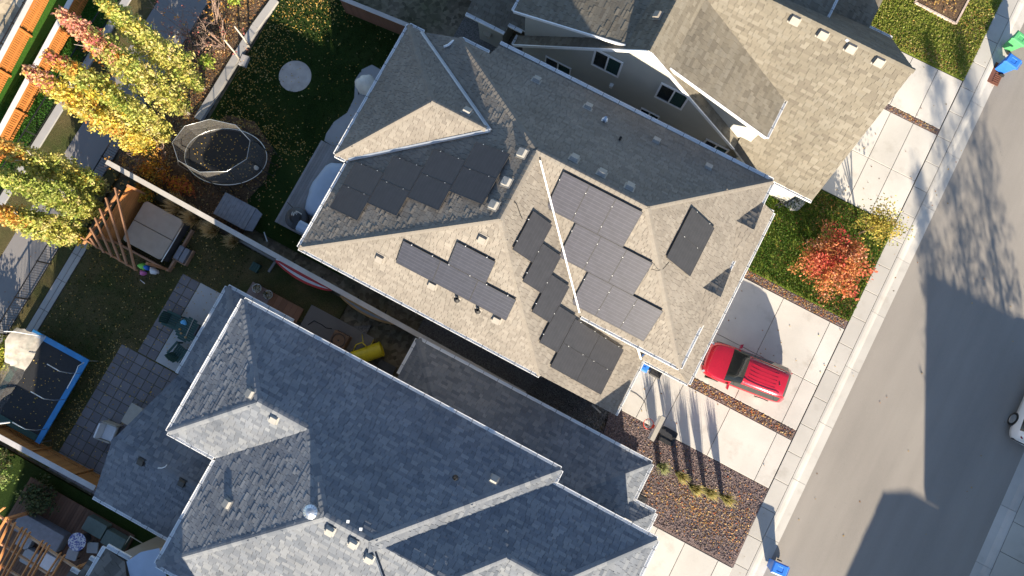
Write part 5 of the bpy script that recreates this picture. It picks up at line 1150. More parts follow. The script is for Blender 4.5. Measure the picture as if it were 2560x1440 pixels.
for x in (-.26, .06): q = rbox(x, x + .27, -.38, .38, .32, .40, .05); q.build('step', 'grey_plank', sp_)
q = MB(); q.box(-.32, .40, -.45, -.40, 0, .30, (.33, .2, .13)); q.box(.40, .45, -.45, .42, 0, .30, (.33, .2, .13)); q.box(-.3, .38, -.36, .36, .0, .28, (.1, .09, .09)); q.build('frame', 'wood', sp_)
for i, (x, y, m_, lab) in enumerate(((352, 665, 'green_plastic', 'bright green pool toy heaped by the foot of the pergola'), (353, 681, 'orange_red', 'pink pool toy below the green one by the pergola'), (380, 676, 'cushion', 'black and white pool float beside the pergola corner'), (362, 668, 'blue_plastic', 'small blue pool toy between the green and white ones'))):
    if m_ == 'orange_red': plain('pink_plastic', (.60, .16, .38), .5); m_ = 'pink_plastic'
    if m_ == 'green_plastic': plain('lime_plastic', (.20, .60, .10), .5); m_ = 'lime_plastic'
    c = P(x, y, .3); q = MB(); lumpy(q, (c.x, c.y, .02), .24 if i in (0, 2) else .15, .17 if i in (0, 2) else .13, .3, 14, 5, .16, 30 + i); tag(q.build('pool_toy', m_, None, True), lab, 'toy', 'pool toys')
gb = P(637, 668, .25); q = MB()
for i in range(4): q.box(gb.x - .22 + i*.11, gb.x - .22 + i*.11 + .10, gb.y - .22, gb.y + .22, .0, .26)
tag(q.build('valve_box', 'dark_green'), 'small green slatted box on the lawn below the long fence', 'box')
q = MB(); q.bar(P(576, 588, .06), P(690, 652, .06), .12, .12, (.26, .25, .24)); q.bar(P(690, 652, .06), P(672, 680, .06), .12, .12, (.26, .25, .24)); struct(q.build('garden_edging', 'concrete'))
q = MB(); q.bar(P(351, 700, .03), P(362, 709, .03), .03, .03); tag(q.build('stick', 'white_board'), 'thin white stick on the dry lawn below the pergola', 'stick')

# ------------------------------------------------------------------ patio of the grey house
def adirondack(label, p, rz):
    root = tag(empty('garden_chair', (p.x, p.y, .03), rz), label, 'chair', 'dark green garden chairs')
    for i in range(5): q = MB(); q.obox((0, -.22 + i*.11, .33), (.28, 0, .04), (0, .048, 0), (0, 0, .012)); q.build('seat_slat', 'dark_green', root)
    for i in range(6): q = MB(); h = .38 + .05*math.sin(math.pi*(i + .5)/6); q.obox((-.28 - h*.28, -.25 + i*.10, .30 + h*.62), (h*-.28, 0, h*.62), (0, .045, 0), (.012, 0, .006)); q.build('back_slat', 'dark_green', root)
    for s in (-1, 1):
        q = MB(); q.box(-.42, .36, s*.33 - .055, s*.33 + .055, .53, .56); q.build('armrest', 'dark_green', root)
        q = MB(); q.box(.27, .34, s*.31 - .03, s*.31 + .03, 0, .53); q.build('leg', 'dark_green', root); q = MB(); q.bar((.3, s*.29, .34), (-.5, s*.29, .02), .04, .1); q.build('leg', 'dark_green', root)
    return root
c = P(432, 801, .5); adirondack('dark green slatted garden chair at the upper left of the round table', c, R_(5)); c = P(446, 878, .5); adirondack('dark green slatted garden chair below the round table', c, R_(78))
c = P(469, 824, .72); tb = tag(empty('round_table', (c.x, c.y, .03)), 'round dark green slatted patio table with things on it', 'table')
for i in range(11):
    y = -.55 + i*.11; x = math.sqrt(max(.02, .60**2 - y*y)); q = MB(); q.box(-x, x, y - .05, y + .05, .69, .72); q.build('slat', 'dark_green', tb)
for a in (45, 135, 225, 315): q = MB(); q.bar((.35*math.cos(R_(a)), .35*math.sin(R_(a)), 0), (.35*math.cos(R_(a)), .35*math.sin(R_(a)), .69), .06, .06); q.build('leg', 'dark_green', tb)
c2 = P(459, 806, .8); q = MB(); lumpy(q, (c2.x, c2.y, .755), .16, .12, .14, 16, 5, .15, 41); plain('sky_fabric', (.12, .42, .72), .6); tag(q.build('blue_bag', 'sky_fabric', None, True), 'light blue crumpled bag on the round green table', 'bag')
q = MB(); q.bar(P(462, 846, .78), P(485, 796, .78), .035, .03); tag(q.build('garden_rod', 'beige_trim'), 'pale long rod lying across the round green table', 'rod')
for i, (x, y) in enumerate(((449, 823), (452, 833), (463, 843))):
    c = P(x, y, .8); q = MB(); lumpy(q, (c.x, c.y, .755), .07, .055, .07, 10, 4, .1, 50 + i); tag(q.build('gourd', 'tan_board', None, True), 'small tan object on the round table, %s from its left edge' % ORD[i], 'ornament', 'tan ornaments on the round table')
c = P(492, 824, .5); q = MB(); q.box(c.x - .2, c.x + .2, c.y - .25, c.y + .25, .42, .47); q.box(c.x + .16, c.x + .22, c.y - .25, c.y + .25, .47, .95); q.box(c.x - .18, c.x - .13, c.y - .22, c.y - .17, .03, .42); q.box(c.x - .18, c.x - .13, c.y + .17, c.y + .22, .03, .42); tag(q.build('side_chair', 'spa_shell'), 'dark chair half under the eave right of the round table', 'chair')
# armchair and table on the pavers
c = P(264, 1078, .4); ac = tag(empty('lounge_chair', (c.x, c.y, .03), R_(8)), 'low lounge chair with two white cushions on the pavers', 'chair')
q = MB(); q.box(-.02, .50, -.36, .36, .32, .46); q.build('seat_cushion', 'cushion', ac); q = MB(); q.obox((-.14, 0, .58), (-.07, 0, .22), (0, .36, 0), (.05, 0, .016)); q.build('back_cushion', 'cushion', ac)
for s in (-1, 1): q = MB(); q.box(-.28, .5, s*.42 - .03, s*.42 + .03, 0, .58); q.build('arm', 'beige_trim', ac)
q = MB(); q.box(-.26, .5, -.39, .39, .22, .31); q.build('frame', 'beige_trim', ac)
c = P(318, 1032, .5); q = MB(); q.obox((c.x + .25, c.y, .45), (.32, .0, 0), (0, .52, 0), (0, 0, .025)); q.box(c.x - .02, c.x + .03, c.y - .48, c.y - .43, .03, .43); q.box(c.x - .02, c.x + .03, c.y + .43, c.y + .48, .03, .43); q.box(c.x + .5, c.x + .55, c.y - .48, c.y - .43, .03, .43); q.box(c.x + .5, c.x + .55, c.y + .43, c.y + .48, .03, .43); tag(q.build('bench', 'beige_trim'), 'pale bench partly hidden by the low grey roof', 'bench')
# side yard: planter deck, pots, air conditioner, yellow tube
pd = tag(empty('wooden_platform', (-13.78, -3.32, 0)), 'low worn reddish wooden platform beside the grey house', 'platform')
for i in range(10):
    q = MB(); q.box(i*.30 + .004, i*.30 + .296, -.1, .95, .1, .16, jit((.26, .19, .17) if i < 4 else (.24, .12, .07), .1)); q.build('plank', 'wood', pd)
q = MB(); q.box(.05, 2.95, -.05, .9, 0, .1, (.14, .1, .08)); q.build('frame', 'wood', pd)
for i, (x, y, lab) in enumerate(((643, 721, 'white round pot of pale flowers at the corner of the wooden platform'), (671, 737, 'white round pot of yellow flowers, second on the wooden platform'))):
    c = P(x, y, .45); fp = tag(empty('flower_pot', (c.x, c.y, .16)), lab, 'flower pot', 'flower pots'); q = MB(); q.lathe([(.12, 0), (.21, .3), (.235, .34), (.215, .34), (.19, .28), (0, .27)], (0, 0, 0), 22); q.build('pot', 'white_board', fp, True)
    rng = np.random.default_rng(90 + i); m = 60; a = rng.uniform(0, 6.28, m); r = .2*np.sqrt(rng.uniform(0, 1, m)); V, C = leaf_quads(np.stack([r*np.cos(a), r*np.sin(a), rng.uniform(.32, .52, m)], 1), mixpal([(.5, .42, .3), (.55, .36, .05), (.6, .58, .5), (.08, .08, .04), (.06, .08, .03)], m), 5, .03, .02, .045); quads_np('flowers', V, C, 'leaf', fp)
c = P(846, 851, .7); ac = tag(empty('air_conditioner', (c.x, c.y, .02)), 'air conditioner unit with a visible steel fan beside the grey house', 'air conditioner')
q = MB(); q.box(-.40, .40, -.40, .40, 0, .66); q.build('casing', 'brown_wood', ac); q = MB(); q.lathe([(.33, .66), (.35, .70), (.31, .70), (.30, .60), (0, .60)], (0, 0, 0), 28); q.build('fan_ring', 'black_plastic', ac)
for k in range(3):
    a = k*2*math.pi/3 + .4; q = MB(); q.add([(.04*math.cos(a), .04*math.sin(a), .64), (.27*math.cos(a - .35), .27*math.sin(a - .35), .66), (.28*math.cos(a + .3), .28*math.sin(a + .3), .63), (.06*math.cos(a + .6), .06*math.sin(a + .6), .62)], [(0, 1, 2, 3)]); q.build('fan_blade', 'galv', ac)
q = MB(); q.lathe([(.0, .69), (.05, .69), (.05, .62)], (0, 0, 0), 12); q.build('fan_hub', 'black_plastic', ac)
q = MB(); q.box(P(792, 845).x - .18, P(792, 845).x + .18, P(792, 845).y - .1, P(792, 845).y + .1, .02, .25); tag(q.build('meter_box', 'beige_trim'), 'small pale meter box by the wall of the grey house', 'box')
a, b_ = P(884, 897, .45), P(955, 872, .45); yt = tag(empty('play_tube', a), 'yellow crawl tube lying beside the grey house', 'play tube'); d = b_ - a; L = d.length; d.normalize(); s = Vector((-d.y, d.x, 0))
q = MB(); n = 26; prof = [(0, .40), (0, .36), (L, .36), (L, .40)]; vs = []; fs = []
prof = [(.0, .33), (.0, .39), (.05, .40), (.06, .38), (L*.5 - .01, .38), (L*.5, .37), (L*.5 + .01, .38), (L - .06, .38), (L - .05, .40), (L, .39), (L, .33), (0.0, .33)]
for i in range(n):
    t = 2*math.pi*i/n
    for x, r in prof: vs.append(d*x + (s*math.cos(t) + Vector((0, 0, 1))*math.sin(t))*r)
k = len(prof)
for i in range(n):
    for j in range(k - 1): fs.append((i*k+j, ((i+1) % n)*k+j, ((i+1) % n)*k+j+1, i*k+j+1))
q.add(vs, fs); q.build('tube', 'yellow_plastic', yt); q = MB(); q.tube([d*.08, d*.1], [.325, .325], 24); q.build('inner_panel', 'blue_plastic', yt)
q = MB(); q.tube([P(880, 885, .5), P(890, 862, .8), P(905, 856, .9), P(918, 868, .8)], .03, 7, cap=True); q.tube([P(905, 835, .3), P(908, 856, .9)], .02, 6); q.tube([P(935, 848, .3), P(928, 862, .9)], .02, 6); tag(q.build('climbing_bars', 'yellow_plastic', None, True), 'bent yellow play frame above the yellow tube', 'play frame')
q = MB(); q.box(P(960, 930).x - .45, P(960, 930).x + .45, P(960, 930).y - .55, P(960, 930).y + .5, .0, .1); tag(q.build('paving_mat', 'spa_shell'), 'dark flat mat between the yellow tube and the garage roof', 'mat')
q = MB(); pts = [P(x, y, .05) for x, y in ((770, 812), (785, 802), (805, 812), (815, 820), (830, 822))]; q.tube(pts, .018, 6); tag(q.build('garden_hose', 'rubber', None, True), 'thin dark hose on the gravel pad by the air conditioner', 'hose')
def board(label, a, b_, wd, mats, z):
    a = P(*a, z); b_ = P(*b_, z); d = b_ - a; L = d.length; d.normalize(); root = tag(empty('paddle_board', (a.x, a.y, 0)), label, 'paddle board'); root.rotation_euler = (0, 0, math.atan2(d.y, d.x)); n = 18
    for nm, m_, z0, z1, off, kw in (('hull', mats[1], z - .14, z - .03, -.09, 1.0), ('deck', mats[0], z - .03, z, 0, .92)):
        q = MB(); vs = []; fs = []
        for i in range(n + 1):
            t = i / n; h = wd/2 * kw * max(.05, math.sin(math.pi*(.01 + .98*t))**.55); c = off - .08*math.sin(math.pi*t)
            for y, z_ in ((c - h, z0), (c + h, z0), (c + h*.9, z1 + h*.35), (c - h*.9, z1 - h*.35)): vs.append((L*t, y, z_ + .10*(2*t - 1)**2))
        for i in range(n):
            for j in range(4): fs.append((i*4+j, i*4+(j+1) % 4, (i+1)*4+(j+1) % 4, (i+1)*4+j))
        fs += [(3, 2, 1, 0), (n*4, n*4+1, n*4+2, n*4+3)]; q.add(vs, fs); q.build(nm, m_, root)
    for k in (.25, .75): q = MB(); q.box(L*k - .03, L*k + .03, -.25, .3, z - .24, z - .18); q.box(L*k - .03, L*k + .03, -.03, .03, 0, z - .18); q.build('stand', 'dark_metal', root)
board('long red and white paddle board resting beside the long fence', (692, 648), (832, 722), .50, ('white_board', 'red_board'), 1.1)
board('tan and white paddle board resting beside the long fence, nearer the street', (853, 736), (993, 806), .46, ('grey_fabric', 'tan_board'), 1.1)
q = MB(); q.bar(P(1480, 1012, .5), P(1502, 1032, .5), .08, .03); tag(q.build('plank', 'beige_trim'), 'short pale plank beside the corner of the low tan roof', 'plank')

# ------------------------------------------------------------------ bottom left: neighbour's pergola and terrace
pz = 2.5; pn = tag(empty('terrace_pergola', P(80, 1400, 0)), 'orange pergola with many thin rafters at the bottom left corner', 'pergola'); o_ = P(80, 1400, 0)
D_ = lambda x, y, z=pz: P(x, y, z) - o_
for a, b_ in (((18, 1292), (-60, 1420)), ((28, 1298), (-40, 1440)), ((38, 1306), (-30, 1470)), ((56, 1318), (-10, 1440)), ((66, 1322), (5, 1440)), ((75, 1330), (10, 1450)), ((107, 1351), (55, 1440)), ((116, 1357), (70, 1440)), ((124, 1363), (75, 1450)), ((152, 1382), (115, 1440)), ((162, 1387), (130, 1440)), ((200, 1412), (180, 1440)), ((12, 1268), (-40, 1310))):
    q = MB(); q.bar(D_(*a), D_(*b_), .05, .13, jit((.60, .27, .10), .1)); q.build('rafter', 'wood', pn)
for a, b_ in (((-20, 1278), (196, 1424)), ((-20, 1345), (130, 1440)), ((-20, 1400), (50, 1442))):
    q = MB(); q.bar(D_(*a, 2.38), D_(*b_, 2.38), .07, .14, (.52, .33, .2)); q.build('beam', 'wood', pn)
for x, y in ((10, 1300), (190, 1422)): p_ = D_(x, y, 2.3); q = MB(); q.box(p_.x - .07, p_.x + .07, p_.y - .07, p_.y + .07, 0, 2.3, (.45, .22, .1)); q.build('post', 'wood', pn)
te = tag(empty('terrace_deck', (-18.6, -21.5, 0)), 'brown plank terrace under the corner pergola', 'deck')
for i in range(40):
    q = MB(); q.box(i*.15, i*.15 + .14, 0, 5.6, .12, .16, jit((.13, .075, .05), .2)); q.build('plank', 'wood', te)
q = MB(); q.box(0, 6, .05, 5.5, 0, .11, (.08, .05, .04)); q.build('frame', 'wood', te)
c = P(197, 1353, .75); rt2 = tag(empty('mosaic_table', (c.x, c.y, .16)), 'round blue and white mosaic table on the brown terrace', 'table')
def mosaic():
    m, t, b = newmat('mosaic'); v = coords(t); vo = N(t, 'ShaderNodeTexVoronoi', Scale=16.0); t.links.new(v, vo.inputs['Vector']); t.links.new(ramp(t, vo.outputs['Color'], [(.35, (.08, .10, .32)), (.5, (.45, .47, .55)), (.7, (.6, .6, .64))]), b.inputs['Base Color']); b.inputs['Roughness'].default_value = .35
mosaic(); q = MB(); q.lathe([(.40, .70), (.43, .72), (.43, .74), (.06, .745), (0, .745)], (0, 0, 0), 32); q.build('top', 'mosaic', rt2); q = MB(); q.lathe([(.25, 0), (.25, .03), (.04, .06), (.04, .70)], (0, 0, 0), 14); q.build('pedestal', 'dark_metal', rt2)
for i, (x, y, r_, lab) in enumerate(((235, 1368, 25, 'grey cushioned stool right of the mosaic table'), (184, 1385, 10, 'grey cushioned stool below the mosaic table'))):
    c = P(x, y, .45); s_ = tag(empty('terrace_chair', (c.x, c.y, .16), R_(r_)), lab, 'chair', 'terrace chairs'); rbox(-.27, .27, -.25, .25, .36, .44, .06).build('seat', 'grey_fabric', s_)
    for x_, y_ in ((-.2, -.2), (.2, -.2), (.2, .2), (-.2, .2)): q = MB(); q.box(x_ - .02, x_ + .02, y_ - .02, y_ + .02, 0, .36); q.build('leg', 'dark_metal', s_)
c = P(105, 1330, .5); q = rbox(c.x - 1.3, c.x + 1.2, c.y - .45, c.y + .45, .1, .75, .1); tag(q.build('grey_sofa', 'grey_plank'), 'long grey covered bench above the corner pergola', 'bench')
plain('green_grey', (.10, .14, .13), .6); c = P(255, 1330, .6); gbx = tag(empty('green_bin_box', (c.x, c.y, 0), R_(0)), 'pair of dull green storage chests by the terrace', 'storage box')
for i in range(2): q = rbox(-1.0 + i*1.15, .1 + i*1.15, -.35 - i*.12, .35 - i*.12, 0, .6, .06); q.build('chest', 'dark_green' if False else 'green_grey', gbx) if 'green_grey' in M else None
c = P(120, 1385, .5)
for i, (x, y, lab) in enumerate(((60, 1350, 'grey cushion block under the upper part of the corner pergola'), (75, 1395, 'grey cushion block under the middle of the corner pergola'), (120, 1405, 'white armrest block under the corner pergola'))):
    c = P(x, y, .5); q = rbox(c.x - .4, c.x + .4, c.y - .35, c.y + .35, .16, .55, .08); tag(q.build('terrace_cushion', 'grey_fabric' if i < 2 else 'cushion'), lab, 'cushion', 'terrace cushions')
aw = [(316, 1404), (352, 1380), (398, 1370), (416, 1440), (400, 1490), (336, 1490)]; q = MB(); q.add([P(x, y, 4.75) for x, y in aw] + [P(x, y, 4.68) for x, y in aw], [(5, 4, 3, 2, 1, 0), (6, 7, 8, 9, 10, 11)] + [(i, (i+1) % 6, 6 + (i+1) % 6, 6 + i) for i in range(6)]); tag(q.build('awning_sheet', 'cover_blue'), 'smooth pale blue-grey awning sheet at the bottom edge beside the grey house', 'awning')
q = MB(); q.tube([P(310, 1365, .4), P(326, 1340, .9), P(362, 1362, .9), P(400, 1372, .5)], .025, 6); tag(q.build('hose_frame', 'beige_trim', None, True), 'pale bent tube frame in the dark side yard below the low roof', 'frame')

# ------------------------------------------------------------------ wheelie bins
def bin_(label, base, rz, mat, open_lid=False, lid=None, tilt=0):
    root = tag(empty('wheelie_bin', base, rz), label, 'bin', 'wheelie bins'); q = MB()
    b0, b1, h = (.19, .23), (.265, .335), 1.0; ring = lambda sx, sy, z: [(-sx, -sy, z), (sx, -sy, z), (sx, sy, z), (-sx, sy, z)]
    vs = ring(*b0, .06) + ring(b1[0]*.98, b1[1]*.97, h - .08) + ring(b1[0]*1.06, b1[1]*1.05, h - .06) + ring(b1[0]*1.06, b1[1]*1.05, h) + ring(b1[0]*.92, b1[1]*.92, h) + ring(b0[0]*.9, b0[1]*.9, .3)
    fs = [(3, 2, 1, 0), (20, 21, 22, 23)]
    for k in range(5): fs += [(k*4 + i, k*4 + (i+1) % 4, (k+1)*4 + (i+1) % 4, (k+1)*4 + i) for i in range(4)]
    q.add(vs, fs); q.build('body', mat, root)
    q = MB(); sx, sy = b1[0]*1.08, b1[1]*1.10
    vs = ring(sx, sy, h + .005) + ring(sx, sy, h + .04) + ring(sx*.82, sy*.82, h + .075) + ring(sx*.45, sy*.42, h + .075) + ring(sx*.40, sy*.36, h + .055)
    fs = [(3, 2, 1, 0), (16, 17, 18, 19)]
    for k in range(4): fs += [(k*4 + i, k*4 + (i+1) % 4, (k+1)*4 + (i+1) % 4, (k+1)*4 + i) for i in range(4)]
    q.add(vs, fs); l_ = q.build('lid', lid or mat, root)
    q = MB(); q.tube([(-.24, -sy - .06, h - .02), (.24, -sy - .06, h - .02)], .018, 7); q.box(-.22, -.17, -sy - .07, -sy + .06, h - .05, h + .01); q.box(.17, .22, -sy - .07, -sy + .06, h - .05, h + .01); q.build('handle', mat, root)
    for s in (-1, 1):
        q = MB(); q.tube([(s*.27, -.24, .12), (s*.32, -.24, .12)], .12, 16); q.build('wheel', 'rubber', root)
    return root
c = P(1950, 1424, 1.0); bin_('blue wheelie bin standing at the kerb near the bottom edge', (c.x, c.y, -.06), R_(95), 'blue_plastic')
c = P(2534, 152, 1.0); bin_('blue wheelie bin at the kerb in the upper right corner', (c.x, c.y, -.06), R_(80), 'blue_plastic')
c = P(2552, 96, 1.0); bin_('green wheelie bin at the kerb near the top right corner', (c.x, c.y, -.04), R_(78), 'green_plastic')
c = P(1611, 909, 1.0); bin_('blue wheelie bin tucked under the low white gutter', (c.x, c.y, .012), R_(178), 'blue_plastic')
c = P(1643, 926, 1.0); bin_('black wheelie bin beside the blue one under the low gutter', (c.x, c.y, .012), R_(178), 'black_plastic')
c = P(1597, 1244, 1.0); bin_('black bin in the nook of the grey garage roof', (c.x, c.y - .1, .012), R_(90), 'black_plastic')
# drain grate, raised bed
dg = tag(empty('drain_grate', P(2490, 184, -.05), 0), 'rusty storm drain grate in the kerb beside the blue bin', 'drain grate'); q = MB(); q.box(-.35, .35, -.6, .6, -.03, .0); q.build('frame', 'rust', dg)
for i in range(9): q = MB(); q.box(-.02, .32, -.5 + i*.11, -.5 + i*.11 + .05, .002, .025); q.build('bar', 'rust', dg)
rb = tag(empty('raised_bed', (11.1, 27.9, 0), R_(-2)), 'small leaf-filled planting bed edged with pale bricks on the upper lawn', 'planting bed'); q = MB(); q.box(-1.15, 1.15, -.85, .85, 0, .10); q.build('soil', 'mulch', rb)
for (x0, y0, x1, y1) in ((-1.2, -.9, 1.2, -.9), (1.2, -.9, 1.2, .9), (1.2, .9, -1.2, .9), (-1.2, .9, -1.2, -.9)):
    n = int(math.hypot(x1-x0, y1-y0) / .21)
    for i in range(n):
        a, b_ = Vector((x0, y0, .07)).lerp(Vector((x1, y1, .07)), (i+.04)/n), Vector((x0, y0, .07)).lerp(Vector((x1, y1, .07)), (i+.96)/n); q = MB(); q.bar(a, b_, .10, .13, jit((.50, .40, .34), .15)); q.build('brick', 'stone', rb)
# things at the side entrance between the tan house and the beige garage
q = MB(); 
lp = tag(empty('lean_ladder', P(1960, 500, .3)), 'short dark ladder lying by the white garage wall', 'ladder'); o_ = P(1960, 500, .3)
for a, b_ in (((1938, 514), (1985, 486)), ((1945, 520), (1990, 494))): q = MB(); q.bar(P(*a, .35) - o_, P(*b_, .35) - o_, .05, .05); q.build('rail', 'black_plastic', lp)
for t in (.1, .35, .6, .85): q = MB(); a = P(1938, 514, .35).lerp(P(1985, 486, .35), t) - o_; b_ = P(1945, 520, .35).lerp(P(1990, 494, .35), t) - o_; q.bar(a, b_, .04, .03); q.build('rung', 'black_plastic', lp)
q = MB(); poly = [P(1940, 495), P(1992, 480), P(2020, 500), P(1995, 527), P(1975, 527)]; struct((lambda: (q.prism([tuple(p)[:2] for p in poly], -.15, .05, (.55, .53, .5)), q.build('concrete_step', 'concrete'))[1])())

# ------------------------------------------------------------------ basketball hoop
hb = P(1668, 1090, .1); bh = tag(empty('basketball_hoop', (hb.x, hb.y, 0)), 'portable basketball hoop with orange rim at the edge of the gravel bed', 'basketball hoop')
q = rbox(-.38, .42, -.38, .38, .0, .22, .1); q.build('base', 'black_plastic', bh)
for s in (-.22, 0, .22): q = MB(); q.bar((-.3, s, .24), (.35, s, .24), .07, .05); q.build('base_rib', 'black_plastic', bh)
q = MB(); q.tube([(.0, 0, .2), (-.35, 0, 3.0)], .05, 10); q.build('pole', 'black_plastic', bh)
q = MB(); q.bar((.3, .12, .15), (-.12, .05, 1.2), .04, .04); q.bar((.3, -.12, .15), (-.12, -.05, 1.2), .04, .04); q.build('strut', 'dark_metal', bh)
bp_ = P(1641, 1070, 3.35) - Vector((hb.x, hb.y, 0)); x = bp_.x
q = MB(); q.box(x - .03, x + .03, -.58 + bp_.y, .58 + bp_.y, 2.75, 3.35); q.build('backboard', 'white_board', bh)
q = MB(); q.box(x - .04, x + .16, -.60 + bp_.y, .60 + bp_.y, 3.31, 3.38)
q.build('backboard_frame', 'beige_trim', bh); q = MB(); q.bar((x + .05, bp_.y, 2.9), (-.35, 0, 2.8), .2, .08); q.build('arm', 'black_plastic', bh)
q = MB(); q.tube([(x - .32 + .23*math.cos(2*math.pi*i/24), bp_.y + .23*math.sin(2*math.pi*i/24), 2.98) for i in range(25)], .016, 7, cap=False); rim = q.build('rim', 'orange_red', bh, True); q = MB(); q.box(x - .14, x - .03, bp_.y - .09, bp_.y + .09, 2.93, 2.99); q.build('rim_plate', 'orange_red', bh)
q = MB()
for i in range(12):
    for sg in (1, -1):
        a0 = 2*math.pi*i/12; pts = [(x - .32 + r*math.cos(a0 + sg*k*.26), bp_.y + r*math.sin(a0 + sg*k*.26), 2.98 - .13*k) for k, r in enumerate((.23, .18, .15, .14))]; q.tube(pts, .006, 4)
q.build('net', 'white_board', bh)
q = MB(); q.tube([P(x_, y_, .03) for x_, y_ in ((1556, 976), (1575, 977), (1592, 986), (1606, 998), (1614, 1010), (1616, 1028))], .010, 6); tag(q.build('driveway_curve', 'rubber', None, True), 'thin dark line curving over the driveway left of the hoop', 'hose')  # thin dark tube laid along a curve on the driveway

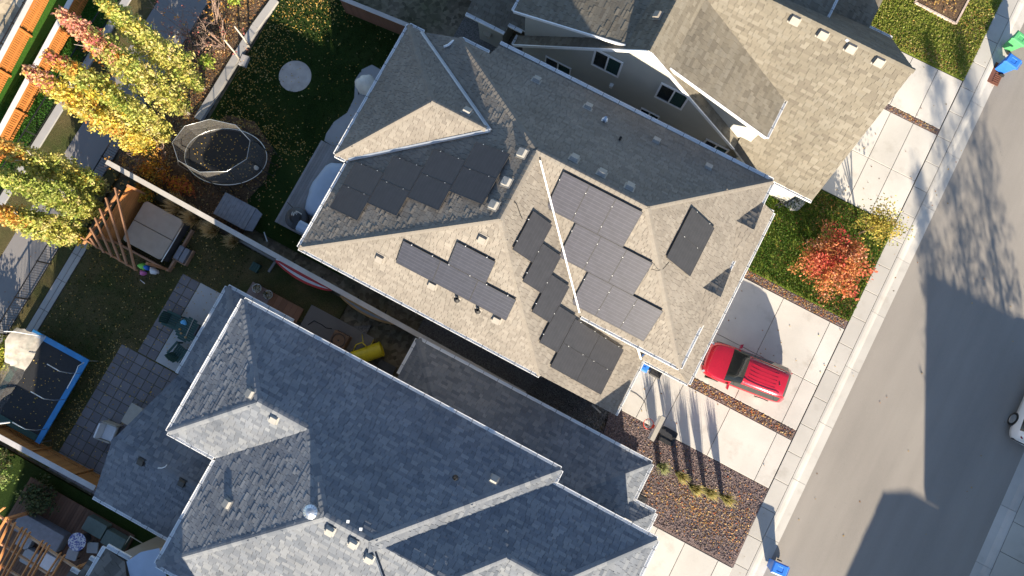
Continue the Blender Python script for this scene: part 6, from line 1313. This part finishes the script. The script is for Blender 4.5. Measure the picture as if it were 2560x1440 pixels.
# ------------------------------------------------------------------ cars
pruned = PR
def car(name, label, loc, rz, paint, L=4.55, W=1.86, H=1.66, suv=True, group=None):
    root = tag(empty(name, loc, rz), label, 'car', group); hw = W/2; s = L/4.55
    # stations: x, half width, top height, half width of the top, belt height
    ST = [(.00, .36, .66, .28, .60), (.05, .55, .80, .45, .70), (.16, .72, .90, .58, .76), (.40, .86, .97, .68, .84), (.80, .92, 1.03, .76, .92), (1.10, .93, 1.07, .78, .97), (1.27, .93, 1.11, .80, 1.00),
          (1.60, .93, 1.34, .72, 1.02), (2.02, .93, 1.60, .65, 1.03), (2.22, .93, 1.64, .63, 1.04), (2.70, .93, 1.66, .63, 1.05), (3.30, .93, 1.655, .62, 1.07), (3.80, .925, 1.63, .60, 1.10), (4.15, .91, 1.58, .57, 1.12),
          (4.32, .86, 1.40, .56, 1.10), (4.44, .79, 1.14, .58, 1.0), (4.52, .70, .92, .52, .84), (4.55, .56, .66, .42, .6)]
    if not suv: ST = [(x, w_, min(t, 1.45 - (1.66 - t)*.4) if t > 1.2 else t*.93, tw, b*.92) for x, w_, t, tw, b in ST]
    k = hw/.93; rings = []
    for x, w_, t, tw, bl in ST:
        x -= 2.275; w_ *= k; tw *= k; g = t - bl
        pr = [(w_*.80, .26), (w_*.97, .34), (w_, .58), (w_*.995, bl*.9), (w_*.955, bl), (tw + (w_*.955 - tw)*.30, bl + g*.70), (tw, t - .025), (tw*.55, t + .008), (0, t + .018)]
        rings.append([(x*s, y, z) for y, z in pr] + [(x*s, -y, z) for y, z in pr[-2::-1]])
    n = len(rings[0]); q = MB(); qg = MB(); vs = [v for r in rings for v in r]; gl = []; bd = []
    for i in range(len(rings) - 1):
        for j in range(n - 1):
            f = (i*n + j, i*n + j + 1, (i+1)*n + j + 1, (i+1)*n + j); jj = min(j, n - 2 - j)
            if 6 <= i <= 7 and jj >= 5: gl.append((f, 'w'))                # windscreen
            elif 13 <= i <= 13 and jj >= 6: gl.append((f, 'r'))            # rear window
            elif 7 <= i <= 12 and jj in (4,): gl.append((f, 's'))          # side windows
            else: bd.append(f)
    q.add(vs, bd + [list(range(n))[::-1] if False else list(range(n)), list(range((len(rings)-1)*n, len(rings)*n))[::-1]]); o = q.build('body', paint, root, True)
    for nm, cd_ in (('windscreen', 'w'), ('rear_window', 'r'), ('side_window', 's')):
        fs = [f for f, c in gl if c == cd_]
        if nm == 'side_window':
            for sg in (0, 1):
                r = pruned(vs, [f for f in fs if (vs[f[0]][1] + vs[f[1]][1] < 0) == bool(sg)]); r.build(nm, 'car_glass', root, True)
        else: r = pruned(vs, fs); r.build(nm, 'car_glass', root, True)
    for sx in (-1.42, 1.35):
        for sy in (-1, 1):
            q = MB(); q.tube([(sx*s, sy*(hw - .20), .35), (sx*s, sy*(hw + .012), .35)], .35, 22); t_ = q.build('wheel', 'rubber', root); r = MB(); r.lathe([(0, .0), (.1, .01), (.22, -.004), (.24, .006)], (0, 0, 0), 18); rm = r.build('rim', 'galv', t_); rm.rotation_euler = (R_(-90*sy), 0, 0); rm.location = (sx*s, sy*(hw + .02), .35)
    for sy in (-1, 1):
        q = MB(); q.obox((-.72*s, sy*(hw + .11), 1.05), (.055, .03*sy, 0), (0, .11, 0), (0, 0, .075)); q.build('mirror', paint, root)
        q = MB(); q.obox((-2.0*s, sy*.66*k, .80), (.13, -.10*sy, 0), (.03*sy, .04, 0), (0, 0, .05)); q.build('headlight', 'head_light', root)
        q = MB(); q.obox((2.07*s, sy*.70*k, .98), (.10, -.05*sy, 0), (.02, .05, 0), (0, 0, .09)); q.build('tail_light', 'tail_light', root)
        if suv: q = MB(); q.tube([(-.25*s, sy*.60*k, 1.66), (-.1*s, sy*.62*k, 1.725), (1.55*s, sy*.58*k, 1.70), (1.7*s, sy*.56*k, 1.64)], .022, 7); q.build('roof_rail', 'chrome' if sy < 0 else 'dark_metal', root, True)
    if suv:
        for y in (-.36, -.18, 0, .18, .36): q = MB(); q.bar((-.05, y, 1.686 - abs(y)*.018), (1.3, y*.95, 1.672 - abs(y)*.018), .03, .004); q.build('roof_rib', paint, root)
        for i in range(7):
            y = -.42 + i*.14; q = MB(); z = .88 - abs(y)*.03; q.obox((-2.19 + abs(y)*.18, y, z - .07), (.012, 0, .05), (0, .048, 0), (.02, 0, -.004)); q.build('grille_slot', 'black_plastic', root)
            q = MB(); q.obox((-2.185 + abs(y)*.18, y, z - .068), (.010, 0, .042), (0, .056, 0), (.012, 0, -.002)); q.build('grille_trim', 'chrome', root)
        q = MB(); q.lathe([(.035, 0), (.03, .05), (.0, .07)], (1.45, -.1, 1.655), 8); q.build('antenna', 'black_plastic', root)
        q = MB(); q.bar((-.62, -.35, 1.16), (-.62, .05, 1.17), .02, .015); q.build('wiper', 'black_plastic', root)
    q = MB(); q.box(2.16*s, 2.28*s, -hw*.75, hw*.75, .42, .56); q.build('bumper', 'black_plastic', root); q = MB(); q.box(-2.27*s, -2.14*s, -hw*.55, hw*.55, .36, .50); q.build('bumper', 'black_plastic', root)
    return root
cp = P(1867, 929, .95); car('parked_suv', 'red parked SUV with a dark windscreen facing the garage', (cp.x, cp.y, .012), R_(6.5), 'red_paint', L=4.3, W=1.86)
wc = P(2562, 985, .7); car('parked_car', 'white car parked at the right edge with a red tail light', (wc.x + 1.18, wc.y + .1, -.09), R_(-90), 'white_paint', L=4.6, W=1.84, suv=False)
